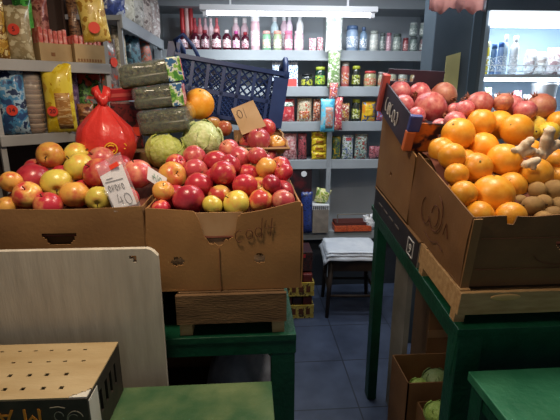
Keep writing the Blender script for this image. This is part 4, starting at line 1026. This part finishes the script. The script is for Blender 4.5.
leg(.008, .008, .075); leg(.008, DT-.10, .045); leg(WT-.08, .008, .07); leg(WT-.08, DT-.10, .045)
# near right bench
zrb = .778; e = at(468, 371, 1.0)
t = thing('small_green_bench', 'small green bench in front of the sloping stand', 'bench', (e.x+.3, .85, 0))
obj('bench_top', bx(-.3, .3, -.3, .15, zrb-.028, zrb, bev=.003), mat('green_bench_paint', '#22694a', .5, '#3f8663', 10, 7, .35, .8, bump=.25, bscale=50), t)
obj('apron', bx(-.28, .28, .125, .145, zrb-.08, zrb-.028), green, t)
for s_ in (-.285,): obj('apron', bx(s_, s_+.016, -.28, .125, zrb-.08, zrb-.028), green, t)
for x in (-.29, .23):
    for y in (-.28, .085): obj('leg', bx(x, x+.055, y, y+.055, 0, zrb-.028), green, t)
# under the stand
pB = at(393, 350, 1.78)
o = obj('panel_sheet', bx(-.012, .012, -.08, .08, 0, .88), mat('grey_sheet', '#8a8880', .7, '#74726a', 6), None, False, (.685, 1.76, 0)); tag(o, 'grey upright sheet beside the rear leg under the sloping stand', 'board')
def open_box(name, label, x, y, w, d, h, m, z=0, rot=0):
    t = thing(name, label, 'carton', (x, y, z), (0, 0, rot))
    obj('front_panel', panel(w, h, .005, .03), m, t); obj('back_panel', panel(w, h, .005, .03), m, t, loc=(0, d, 0))
    for s_ in (-1, 1): obj('side_panel', panel(d, h, .005, .03), m, t, loc=(s_*w/2, d/2, 0), rot=(0, 0, s_*PI/2))
    obj('bottom_panel', bx(-w/2, w/2, 0, d, 0, .006), m, t)
    obj('false_bottom', bx(-w/2+.006, w/2-.006, .006, d-.006, h*.55, h*.56), m, t)
    return t
q1 = at(402, 384, 1.42); q2 = at(418, 408, 1.36)
open_box('cabbage_carton', 'brown carton of cabbages under the sloping stand', q1.x+.175, 1.42, .30, .19, q1.z, card_dk)
open_box('near_cabbage_carton', 'nearer brown carton with one cabbage under the sloping stand', q2.x+.13, 1.20, .24, .19, q2.z, card_dk)
for px, py, Y, rp, l in ((421, 389, 1.52, 11.5, 'green cabbage at the left of the carton under the stand'), (436, 381, 1.535, 13.2, 'darker cabbage at the right of the carton under the stand'), (438, 414, 1.29, 13, 'pale green cabbage in the nearer carton under the stand')):
    p = at(px, py, Y); cabbage(l, p, rp*mpp(p), (cabm3, mat('cab_dk', '#6f8a58', .5, '#8aa070', 14), cabm3)[0 if rp != 13.2 else 1], cabm3 if rp != 13.2 else MC['cab_dk'], px % 7, (0, .1, px), 'cabbages under the sloping stand')
t = thing('brown_backing_box', 'tall brown carton standing behind the cabbages under the stand', 'carton', (.86, 1.82, 0))
obj('carton_body', bx(-.03, .3, -.05, .14, 0, .78, bev=.004), card_dk, t); obj('tape_strip', bx(-.03, .3, -.052, -.049, .4, .44), mat('tape_brown', '#8a6a48', .4), t)

# wooden crate
wc = T(.0, .022, 0)
t = thing('wooden_crate', 'low raw wooden crate under the orange carton', 'crate', wc, (TH, 0, 0))
CW, CD, CH = .58, .30, .105
for v0 in (0, CD-.012):
    obj('slat', bx(.0, CW, v0, v0+.012, .032, CH, bev=.001), wood, t)
for x in (.0, CW-.012): obj('slat', bx(x, x+.012, .012, CD-.012, .032, CH, bev=.001), wood, t)
for x in (.001, CW-.031):
    for v0 in (.002, CD-.032): obj('corner_foot', bx(x, x+.030, v0+.010, v0+.038, 0, CH+.004) if v0 < .1 else bx(x, x+.03, v0-.01, v0+.02, 0, CH+.004), wood, t)
obj('base_slats', bx(.012, CW-.012, .012, CD-.012, .06, .1), wood_dk, t)
bm = bmesh.new(); bmesh.ops.create_icosphere(bm, subdivisions=3, radius=1)
for v in bm.verts: v.co = Vector((v.co.x*.045, v.co.y*.0018, v.co.z*.011))
obj('bare_wood_patch', bm, mat('bare_wood', '#d8ac70', .6, '#c8985c', 10), t, True, loc=(.13, -.0005, .088), label='pale bare patch in the front slat')
# orange carton
oc = T(.006, .05, CH+.003)
ow, od, oh = .56, .42, .215
def cut(x): return oh-(.024 if abs(x-(-ow/2+.105)) < .012 else 0)-(.002*math.sin(x*40))
t = carton('orange_carton', 'big brown carton heaped with oranges on the wooden crate', oc+Vector((ow/2, 0, 0)), (TH, 0, 0), ow, od, oh, card_dk, front=cut, fronthole=lambda x, z: abs(z-.115) < .022 and abs(x-.015) < .052-.02*((.115-z)/.022+1), side=lambda x: oh, liner=(oh-.09, oh+.06), step=.006)
for c_ in t.children:
    if c_.name.startswith('side_panel') and c_.location.x < 0:
        me = c_.data; bm = bmesh.new(); bm.from_mesh(me)      # the left side rises towards the back
        for v in bm.verts: v.co.z *= 1+.26*max(0, min(1, (od/2-v.co.x)/od))
        bm.to_mesh(me); bm.free()
scribble('printed_swirl', [arc(.20, .14, .05, .06, 100, 330), arc(.2, .13, .025, .035, 0, 250), arc(.27, .12, .035, .045, 200, 420), [(.12, .05), (.16, .06), (.2, .04), (.26, .05)], [(.10, .1), (.12, .14), (.13, .1)]], .0016, ink_br, t, (-ow/2-.008, 0, 0), (0, 0, PI/2))
scribble('printed_lines', [[(-.25, .155), (.25, .155)], [(-.25, .06), (.25, .06)], arc(-.02, .115, .075, .045, 200, 340)], .0012, ink_br, t, (0, -.009, 0))
obj('corner_fold', bx(-.012, .012, -.003, .002, 0, oh-.004), card_red, t, loc=(-ow/2+.012, -.004, 0))

# black printed box and pomegranate cartons
bb = T(.0, .335, 0)
t = thing('black_printed_box', 'flat black printed box with a white number 9 on the sloping stand', 'box', bb, (TH, 0, 0))
BL, BH = .55, .10
obj('box_body', bx(0, .34, .0, BL, 0, BH, bev=.002), mat('black_box', '#262327', .5, '#332f33', 15), t)
obj('pale_end', bx(.002, .338, -.003, .001, .001, BH-.001), mat('pale_end', '#8f877c', .7), t)
obj('lid_edge', bx(-.003, .343, -.004, BL+.003, BH, BH+.004), card_red, t)
fr = bmesh.new()
for a in ((.04, .098, .012, .0145), (.04, .098, .0735, .076), (.04, .0425, .012, .076), (.0955, .098, .012, .076)): box(fr, -.0025, .0, a[0], a[1], a[2], a[3])
obj('printed_frame', fr, white_ink, t)
text('lettering', '9', .052, white_ink, t, (-.002, .069, .038), (PI/2, 0, -PI/2))
for k in range(4): obj('printed_line', bx(-.002, .0, .20+k*.075, .25+k*.075, .05, .056), mat('dim_ink', '#6a6058', .7), t)
pc = T(.002, .47, BH+.005)
pcx, pcd = .30, .42
Wn = Vector((0, -math.sin(TH), math.cos(TH)))
hA = (at(405, 152, 1.50)-pc).dot(Wn)-.004; hB = (at(379, 110, 1.88)-pc).dot(Wn)-.004
def ptop(x): return hA+(hB-hA)*(-x+pcd/2)/pcd
t = thing('plain_tall_carton', 'plain brown carton between the black box and the pomegranate tray', 'carton', pc, (TH, 0, 0))
bm = panel(pcd, hA, .005, .012, lambda x, z: (x+.03)**2+(z-.12)**2 < .012**2, ptop); obj('side_panel', bm, card_red, t, loc=(0, pcd/2, 0), rot=(0, 0, -PI/2))
obj('side_panel', panel(pcd, hA*.75, .005, .03), card_red, t, loc=(pcx, pcd/2, 0), rot=(0, 0, -PI/2))
obj('front_panel', panel(pcx, hA, .005, .01, None, lambda x: hA*(1-.25*(x+pcx/2)/pcx)), card_red, t, loc=(pcx/2, 0, 0)); obj('back_panel', panel(pcx, hB, .005, .02, None, lambda x: hB*(1-.3*(x+pcx/2)/pcx)), card_red, t, loc=(pcx/2, pcd, 0))
obj('bottom_panel', bx(0, pcx, 0, pcd, 0, .006), card_red, t)
# pomegranate tray
PA, PB, PU = at(405, 150, 1.50), at(379, 108, 1.87), at(450, 155, 1.475)
ey = (PB-PA).normalized(); ex = (PU-PA); ex = (ex-ey*ex.dot(ey)).normalized(); ez = ex.cross(ey)
ptm = Matrix(((ex.x, ey.x, ez.x, PA.x), (ex.y, ey.y, ez.y, PA.y), (ex.z, ey.z, ez.z, PA.z), (0, 0, 0, 1)))
t = thing('pomegranate_tray', 'dark printed orange and blue tray of pomegranates', 'tray', ptm.translation, ptm.to_euler())
pw, pd, ph = .235, .37, .125
dark_print = mat('tray_print', '#2b2432', .5, '#3a2f3c', 12)
fl = mat('tray_flame', '#33242e', .45, '#d8702c', 14, 3, .46, .54)
obj('front_panel', bx(0, pw, -.004, .002, 0, ph*.84), fl, t)
obj('side_panel', bx(-.004, .002, 0, pd, 0, ph, bev=.001), dark_print, t); obj('side_panel', bx(pw-.003, pw+.003, 0, pd, 0, ph*.55, bev=.001), dark_print, t)
obj('back_panel', panel(pw, ph+.05, .006, .01, lambda x, z: abs(z-ph-.018) < .013 and abs(x+.06) < .055), dark_print, t, loc=(pw/2, pd, 0))
obj('bottom_panel', bx(0, pw, 0, pd, 0, .006), dark_print, t); obj('false_floor', bx(.004, pw-.004, .004, pd-.006, .04, .044), dark_print, t)
op = mat('orange_post', '#d8703c', .5)
obj('corner_post', bx(-.012, .020, -.010, .014, 0, ph*.58, bev=.003), op, t); obj('corner_cap', bx(-.011, .032, -.009, .012, ph*.58, ph+.006, bev=.004), mat('blue_cap', '#3a4686', .5), t)
obj('rear_corner_post', bx(-.020, .010, pd-.02, pd+.01, .0, ph+.03, bev=.003), mat('red_post', '#b45048', .5), t)
scribble('side_lettering', [arc(-.285, .060, .013, .026, 300, 90), arc(-.25, .055, .014, .024, 0, 360), arc(-.253, .055, .006, .010, 0, 360), arc(-.215, .058, .013, .026, 90, 330), arc(-.18, .052, .014, .024, 0, 360), arc(-.143, .056, .012, .026, 200, 470)], .0024, white_ink, t, (-.006, 0, 0), (0, 0, -PI/2))
scribble('front_lettering', [arc(.10, .03, .02, .02, 0, 200), [(.12, .04), (.135, .015), (.15, .045), (.165, .012)], arc(.185, .03, .014, .018, 20, 340), [(.2, .012), (.225, .045)]], .0022, orange_ink, t, (0, -.006, 0))
obj('white_badge', bx(.105, .135, -.0065, -.003, .047, .067), mat('badge', '#b9a9b0', .6), t)

# ------------------------------------------------------------------ right fruit heap
pom_m = mfruit('pomegranate_skin', '#a83c40', '#cf8a78', .55, 1.0, rough=.45, scale=2, speck=.4, coat=.05)
pom_p = mfruit('pomegranate_pink', '#bf5258', '#d8908c', .55, 1.0, rough=.4, scale=2, speck=.4, coat=.1)
pom_b = mfruit('pomegranate_brown', '#a8584a', '#c08868', .5, .95, rough=.5, scale=2, speck=.4, coat=.05)
bm = bmesh.new()
for k in range(6):
    a = 2*PI*k/6; c_, s_ = math.cos(a), math.sin(a)
    vs = [bm.verts.new(v) for v in ((.16*math.cos(a-.45), .16*math.sin(a-.45), .93), (.16*math.cos(a+.45), .16*math.sin(a+.45), .93), (.27*c_, .27*s_, 1.24))]
    bm.faces.new(vs)
lathe(bm, [(.2, .86), (.15, .98), (.13, 1.02), (.06, .97), (0, .96)], 12)
solid(bm, .02)
CROWN = mesh_of(bm, 'calyx'); CROWN.materials.append(mat('calyx', '#8a5038', .7))
PM = {}
for k, m in (('pom', pom_m), ('pomp', pom_p), ('pomb', pom_b)):
    me = ball_mesh('pomegranate', 3, .94, .07, 1.6); me.materials.append(m); PM[k] = me
heap = [(459, 139, 15.5, 'o'), (482, 126, 13.5, 'o'), (499, 122, 14.5, 'o'), (482, 146, 15.5, 'o'), (516, 132, 14.5, 'o'), (436, 151, 12.5, 'o'), (432, 165, 12.5, 'o'), (461, 162, 16, 'o'), (441, 178, 11, 'o'), (475, 173, 15, 'o'), (501, 161, 16, 'o'), (492, 190, 19.5, 'o'),
        (451, 187, 12, 'o'), (461, 199, 12.5, 'o'), (475, 208, 14, 'o'), (507, 212, 14, 'o'), (517, 187, 14.5, 'o'), (539, 176, 16, 'o'), (556, 163, 12, 'o'), (557, 121, 10, 'o'), (529, 148, 11, 'o'), (557, 178, 11, 'o'), (447, 165, 9, 'o'),
        (535, 124, 9.5, 'l'), (546, 131, 9.5, 'l'), (530, 133, 8.5, 'l'),
        (456, 122, 10.5, 'pomp'), (482, 107, 13.5, 'pom'), (541, 108, 13.5, 'pomb'), (512, 107, 12, 'pomp'), (525, 113, 10, 'pomp'), (500, 106, 9, 'pomb'), (466, 110, 9, 'pomp'),
        (535, 191, 8.5, 'k'), (552, 190, 10.5, 'k'), (531, 207, 9.5, 'k'), (545, 203, 8.5, 'k'), (559, 205, 9.5, 'k'), (552, 214, 8.5, 'k'), (524, 203, 7, 'k'), (541, 216, 8, 'k'), (562, 188, 8, 'k')]
items = []
for px, py, rp, kd in heap:
    Y = 1.15+.0037*(214-py); p = at(px, py, Y)
    items.append(dict(p=p, r=rp*mpp(p)*1.05, px=px, py=py, kind=kd, cn='bright orange', ymin=oc.y+.012, xr=(oc.x+.012, 2)))
relax(items, it=90)
lem_me = ball_mesh('lemon', 4, 1.18, .03); lem_me.materials.append(mfruit('lemon_peel', '#e0bc3c', '#e8d070', .5, 1.0, rough=.4))
kiwi_me = ball_mesh('kiwi', 5, 1.12, .04); kiwi_me.materials.append(mfruit('kiwi_skin', '#8c6a3c', '#a8844c', .5, .9, rough=.8, coat=0))
bm = bmesh.new(); lathe(bm, [(.10, 1.10), (.12, 1.14), (.05, 1.17), (0, 1.15)], 8); TIP = mesh_of(bm, 'stem_tip'); TIP.materials.append(stem_m)
rowlab([i for i in items if i['kind'] == 'o'], 'in the orange carton', 'orange')
for kd, nm, wh in (('l', 'lemon', ('lemon highest beside the ginger', 'lemon nearest the brown pomegranate', 'lemon between the oranges and the ginger')),):
    for i, l in zip([i for i in items if i['kind'] == kd], wh): i['label'] = l
for i, l in zip([i for i in items if i['kind'].startswith('pom')], ('small pink pomegranate just right of the pomegranate tray', 'red pomegranate with a crown at the back of the orange heap', 'large brownish pomegranate at the back right of the heap', 'pink pomegranate behind the rear oranges', 'small pink pomegranate left of the brownish one', 'small brown pomegranate between the red and pink ones at the back', 'small pink pomegranate left of the crowned red one')): i['label'] = l
for n, i in enumerate([i for i in items if i['kind'] == 'k']): i['cn'] = 'brown'
rowlab([i for i in items if i['kind'] == 'k'], 'among the oranges', 'kiwi')
for n, i in enumerate(items):
    kd = i['kind']; rot = (random.uniform(-1, 1), random.uniform(-1, 1), random.uniform(0, 6))
    if kd == 'o':
        if n in (4, 9, 16): rot = facing(i['p'], tilt=R(30), spin=n)
        put('orange', ORM[n % 3], i['p'], i['r'], rot, i['label'], 'orange', 'oranges in the orange carton', (('stem_button', BUT),))
    elif kd == 'l': put('lemon', lem_me, i['p'], i['r'], (1.3, .4, n), i['label'], 'lemon', 'lemons by the ginger', (('stem_tip', TIP),))
    elif kd == 'k': put('kiwi', kiwi_me, i['p'], i['r'], (1.4, .2*n, 1.2+n), i['label'], 'kiwi', 'kiwis in the orange carton', (('stem_tip', TIP),))
    else: put('pomegranate', PM[kd], i['p'], i['r'], (random.uniform(-.5, .2), random.uniform(-.7, .7), n) if n != 27 else (R(-20), R(-50), 0), i['label'], 'pomegranate', 'pomegranates behind the oranges', (('calyx', CROWN),))
# pomegranates in the tray
pt = [(432, 110, 17.5, 'pom', 'largest pomegranate at the front of the printed tray'), (403, 93, 11.5, 'pomp', 'pink pomegranate at the back left of the printed tray'), (406, 106, 11, 'pomp', 'pink pomegranate at the left of the printed tray below the back one'), (418, 94, 11.5, 'pomp', 'pink pomegranate behind the largest one in the tray'), (441, 96, 13.5, 'pomb', 'brownish pomegranate at the back right of the printed tray'), (417, 116, 9.5, 'pomp', 'small pink pomegranate by the blue corner of the tray'), (440, 128, 9.5, 'pomp', 'small pink pomegranate under the largest one at the tray front'), (450, 112, 10, 'pom', 'red pomegranate right of the largest one')]
items = []
for px, py, rp, kd, l in pt:
    Y = 1.565+.0065*(128-py); p = at(px, py, Y); items.append(dict(p=p, r=rp*mpp(p), kind=kd, label=l))
relax(items, it=60)
for n, i in enumerate(items): put('pomegranate', PM[i['kind']], i['p'], i['r'], (R(-60), R(30*n), n) if n else (R(40), R(120), 0), i['label'], 'pomegranate', 'pomegranates in the printed tray', (('calyx', CROWN),))

# ginger
gin = mat('ginger_skin', '#bfa688', .7, '#dccbb0', 24, 6, .35, .65, bump=.5, bscale=45)
def ginger(label, knobs, Y):
    p0 = at(knobs[0][0][0], knobs[0][0][1], Y)
    bm = bmesh.new()
    for a, b2, r_ in knobs:
        A, B = at(a[0], a[1], Y)-p0, at(b2[0], b2[1], Y-.012)-p0; r = r_*.92*mpp(p0)
        pts = [A.lerp(B, k/6) for k in range(7)]
        tube(bm, [A-(B-A).normalized()*r*.7]+pts+[B+(B-A).normalized()*r*.7], [r*.35]+[r*(1+.16*math.sin(k*2.1)) for k in range(7)]+[r*.4], 12)
    o = obj('ginger_root', bm, gin, None, True, p0); tag(o, label, 'ginger', 'ginger roots on the oranges')
    m = o.modifiers.new('blend', 'REMESH'); m.mode = 'VOXEL'; m.voxel_size = .0035; m.use_smooth_shade = True
    s2 = o.modifiers.new('soften', 'SMOOTH'); s2.iterations = 4; s2.factor = .6
    return o
ginger('forked ginger root leaning up beside the oranges', [((517, 152), (531, 140), 5), ((521, 155), (533, 150), 4), ((516, 154), (513, 150), 3.5)], 1.30)
ginger('knobbly ginger root below the forked one', [((524, 165), (538, 160), 4.5), ((530, 163), (534, 168), 3.5)], 1.255)
ginger('largest ginger root with two upright fingers', [((541, 158), (550, 130), 6), ((546, 152), (558, 143), 5), ((541, 158), (534, 152), 5)], 1.31)

# ------------------------------------------------------------------ pillar, notice, cooler
q = at(432, 60, 2.35); q2 = at(482, 60, 2.35)
o = struct('column', bx(0, q2.x-q.x, 0, .16, 0, 2.42, bev=.004), mat('navy_column_hazed', '#45545f', .55, '#51606c', 4)); o.name = 'trim_1'; o.location = (q.x, 2.35, 0)  # navy lightened in the base colour to stand in for bright haze
o = struct('column_rib', bx(0, .05, -.012, 0, 0, 2.42, bev=.003), mat('navy_column_hazed2', '#3a4955', .5)); o.name = 'trim_2'; o.location = (q.x+.20, 2.35, 0)
n0, n1 = at(443, 103, 2.33), at(462, 52, 2.33)
o = obj('notice_sheet', panel(n1.x-n0.x, n1.z-n0.z, .003, .01, None, lambda x: n1.z-n0.z-.02*(.5-x/(n1.x-n0.x))), mat('yellow_paper', '#c9c88e', .8, '#bcbb80', 5), None, False, ((n0.x+n1.x)/2, 2.342, n0.z)); tag(o, 'blank yellowish sheet fixed to the navy column', 'notice')

k0 = at(484, 60, 2.75); kx0 = k0.x; kx1 = 2.45; ky = 2.75
zt = at(520, 11, ky).z; zl = at(520, 26, ky).z; zs1 = at(520, 74, ky).z
t = thing('display_cooler', 'brightly lit white display cooler behind the oranges', 'cooler', ((kx0+kx1)/2, ky, 0))
hw = (kx1-kx0)/2; cw = mat('cooler_white', '#dfeaf2', .35)
cwi = mat('cooler_inside', '#b4c6d6', .4)
obj('back_wall', bx(-hw, hw, .54, .56, .1, zt), cwi, t)
for s_ in (-1, 1): obj('side_wall', bx(s_*hw-.015, s_*hw+.015, 0, .56, .1, zt), cwi, t)
obj('base', bx(-hw, hw, 0, .56, 0, .9), cw, t)
obj('header', bx(-hw, hw, -.02, .06, zl, zt, bev=.004), memit('cooler_header_glow', '#eef8ff', 1.1), t); obj('roof', bx(-hw, hw, .0, .56, zt-.02, zt), cw, t)
for z in (zs1, zs1-.36):
    obj('shelf', bx(-hw+.02, hw-.02, .05, .54, z-.02, z), cw, t)
    bm = bmesh.new(); tube(bm, [(-hw+.02, .05, z+.055), (hw-.02, .05, z+.055)], .004, 6); tube(bm, [(-hw+.02, .05, z+.02), (hw-.02, .05, z+.02)], .003, 6); obj('wire_rail', bm, white_m, t)
bm = bmesh.new(); tube(bm, [(-hw+.05, .11, zl+.02), (hw-.05, .11, zl+.02)], .014, 10); obj('lamp_tube', bm, memit('cooler_tube_glow', '#eef6ff', 8), t)
la = bpy.data.lights.new('cooler_light', 'AREA'); la.shape = 'RECTANGLE'; la.size = 2*hw-.1; la.size_y = .05; la.energy = 4.2; la.color = (.85, .94, 1)
lo = bpy.data.objects.new('cooler_light', la); COL.objects.link(lo); lo.location = ((kx0+kx1)/2, ky+.12, zl-.005); lo.rotation_euler = (R(15), 0, 0)
la = bpy.data.lights.new('cooler_lower_fill', 'AREA'); la.shape = 'RECTANGLE'; la.size = 2*hw-.1; la.size_y = .04; la.energy = 2.5; la.color = (.85, .94, 1)  # fill light added to brighten the lower part of the cooler
lo = bpy.data.objects.new('cooler_lower_fill', la); COL.objects.link(lo); lo.location = ((kx0+kx1)/2, ky+.10, zs1-.04)
bm = bmesh.new(); tube(bm, [(-hw+.05, .08, zs1-.032), (hw-.05, .08, zs1-.032)], .010, 8); obj('lamp_tube', bm, memit('cooler_fill_glow', '#eef6ff', 4), t)  # glowing tube added under the shelf to go with the lower fill
def cool(px0, px1, ytop, c, cap, l, label, jar=False, kind='bottle', base=None, Y=ky+.13):
    bottle(px0, px1, ytop, 1, Y, mat('c'+c, c, .25, coat=.4), mprint('cl'+c+l, [l, c, '#ffffff'], 40), mat('cc'+cap, cap, .4), label, kind, None, base=base or zs1, jar=jar)
cool(483, 491, 42, '#c8b43c', '#e8e0b0', '#e0d060', 'yellow bottle beside the navy column in the cooler', True)
cool(492, 498, 44, '#5c7ca8', '#4468a0', '#c8d8e8', 'slim blue bottle left in the cooler', True)
cool(499, 505, 42, '#7c94b8', '#3c60a0', '#d8e0ec', 'slim pale blue bottle second in the cooler row', True)
cool(504, 510, 35, '#a8bccc', '#f4f8fc', '#dfe6ec', 'bottle with a white ball cap in the cooler')
cool(512, 521, 36, '#c8ccd0', '#eef0f2', '#e4e0e0', 'white milk bottle in the middle of the cooler shelf')
def cbag(px0, px1, y0, y1, Y, m, label, seed):
    c0 = at((px0+px1)/2, y1, Y); w = (px1-px0)*mpp(c0); c0.z = zs1+.002 if abs(y1-74) < 2 else c0.z
    bag('packet', w, at((px0+px1)/2, y0, Y).z-c0.z, .09, m, label, 'packet', (c0.x, Y, c0.z), (0, 0, random.uniform(-.2, .2)), None, None, seed)
wp = mprint('coolerwhite', ['#dfe2e6', '#f6f6f8', '#c8b8b8'], 16)
cbag(523, 533, 50, 74, ky+.14, wp, 'small white packet beside the milk bottle in the cooler', 71)
cbag(532, 545, 52, 74, ky+.12, mprint('coolerwhite2', ['#e6e4e2', '#ffffff', '#d0c4c0'], 14), 'plump white packet in the cooler', 72)
cbag(544, 558, 48, 74, ky+.16, mprint('coolerpink', ['#dccfd0', '#f2eaea', '#c09ca0'], 16), 'pinkish white packet at the right of the cooler', 73)
cbag(556, 572, 50, 74, ky+.13, wp, 'white packet at the frame edge in the cooler', 74)
z2 = zs1-.36
p = at(545, 96, ky+.14)
t = thing('white_tub', 'tapered white tub with red print on the lower cooler shelf', 'tub', (p.x, ky+.16, z2))
rt = 11.5*mpp(p); ht = at(545, 83, ky+.16).z-z2
obj('tub_body', lathe(bmesh.new(), [(rt*.72, 0), (rt*.74, .004), (rt, ht*.94), (rt*1.05, ht*.95), (rt*1.05, ht), (0, ht)], 22), white_m, t, True)
obj('red_print', lathe(bmesh.new(), [(rt*.875, ht*.45), (rt*.955, ht*.7)], 22), mprint('redprint', ['#e8e4e4', '#c07078', '#f4f2f2'], 30), t, True)
for k, (a, b2, y0, c_, l) in enumerate(((485, 492, 88, '#7c9c4c', 'green pack at the left of the lower cooler shelf'), (494, 512, 94, '#c08c94', 'low pink pack on the lower cooler shelf'), (513, 522, 91, '#b05c70', 'small crimson pack on the lower cooler shelf'), (523, 534, 95, '#dfe4ea', 'low white pack beside the tub on the lower cooler shelf'))):
    c0 = at((a+b2)/2, y0, ky+.14); bag('packet', (b2-a)*mpp(c0), c0.z-z2, .08, mprint('lc%d' % k, [c_, '#e8e4e4', c_], 20), l, 'packet', (c0.x, ky+.14, z2+.002), (0, 0, 0), None, None, 80+k)
# pink bag hanging from the ceiling
p = at(457, 12, 1.9)
bm = bmesh.new(); g = []
for i in range(25):
    col = []
    for j in range(9):
        u = i/24*2-1; v = j/8
        col.append(bm.verts.new((u*.13*(1-.1*v), .03*math.sin(u*7)*(1-v)+.01*noise.noise(Vector((u*4, v*4, 1))), v*.42+.03*(1-v)*noise.noise(Vector((u*5, 2, 0))))))
    g.append(col)
for i in range(24):
    for j in range(8): bm.faces.new((g[i][j], g[i+1][j], g[i+1][j+1], g[i][j+1]))
solid(bm, .004)
o = obj('pink_bag', bm, mat('pink_film', '#b88a94', .35, '#c8a0a8', 9, bump=.4, bscale=30), None, True, (p.x, 1.9, 2.42-.42)); tag(o, 'pink plastic bag hanging from the ceiling near the navy column', 'bag')
zz = at(457, 11, 1.9).z
for v in o.data.vertices: v.co.z = zz-2.0+(v.co.z)/.42*(2.42-zz)

# ------------------------------------------------------------------ lights
def bulb(name, label, loc, watt, col_, size=.25, rot=(0, 0, 0)):
    t = thing(name, label, 'lamp', loc)
    bm = bmesh.new(); lathe(bm, [(.03, .10), (.05, .09), (.15, .0), (.147, -.002), (.045, .085), (.03, .095)], 24); obj('shade', bm, mat('lamp_shade', '#c8c4bc', .5), t, True)
    bm = bmesh.new(); bmesh.ops.create_icosphere(bm, subdivisions=3, radius=.035); obj('bulb', bm, memit(name+'_glow', '#ffe2b8', 6), t, True, loc=(0, 0, .03))
    bm = bmesh.new(); tube(bm, [(0, 0, .1), (0, 0, 2.42-loc[2])], .004, 6); obj('cord', bm, black_m, t)
    l = bpy.data.lights.new(name+'_light', 'AREA'); l.shape = 'DISK'; l.size = size; l.energy = watt; l.color = col_
    o = bpy.data.objects.new(name+'_light', l); COL.objects.link(o); o.location = (loc[0], loc[1], loc[2]-.02); o.rotation_euler = rot
    return o
bulb('pendant_lamp', 'warm pendant lamp hanging above the apple cartons', (-.35, .88, 2.22), 12.5, (1, .80, .58), .28)
bulb('cool_pendant_lamp', 'pendant lamp hanging above the oranges', (.75, 1.30, 2.28), 12.5, (1, .88, .72), .28)
t = thing('fill_panel_lamp', 'added flat fill lamp on the ceiling over the end of the aisle', 'lamp', (.5, 2.25, 2.42))  # unseen fixture added for soft ambient light on the lower shelves
obj('panel_frame', bx(-.45, .45, -.12, .12, -.03, 0, bev=.004), white_m, t); obj('diffuser', bx(-.43, .43, -.10, .10, -.034, -.03), memit('panel_fill_glow', '#f0f6ff', 3), t)
la = bpy.data.lights.new('panel_fill_light', 'AREA'); la.shape = 'RECTANGLE'; la.size = .86; la.size_y = .2; la.energy = 12; la.color = (.88, .94, 1)
lo = bpy.data.objects.new('panel_fill_light', la); COL.objects.link(lo); lo.location = (.5, 2.25, 2.38)
w = bpy.data.worlds.new('world'); scene.world = w; w.use_nodes = True
w.node_tree.nodes['Background'].inputs[0].default_value = (.62, .70, .80, 1); w.node_tree.nodes['Background'].inputs[1].default_value = .20

vs_ = scene.view_settings; vs_.view_transform = 'Standard'; vs_.look = 'None'; vs_.exposure = 0; vs_.gamma = 1; vs_.use_curve_mapping = False
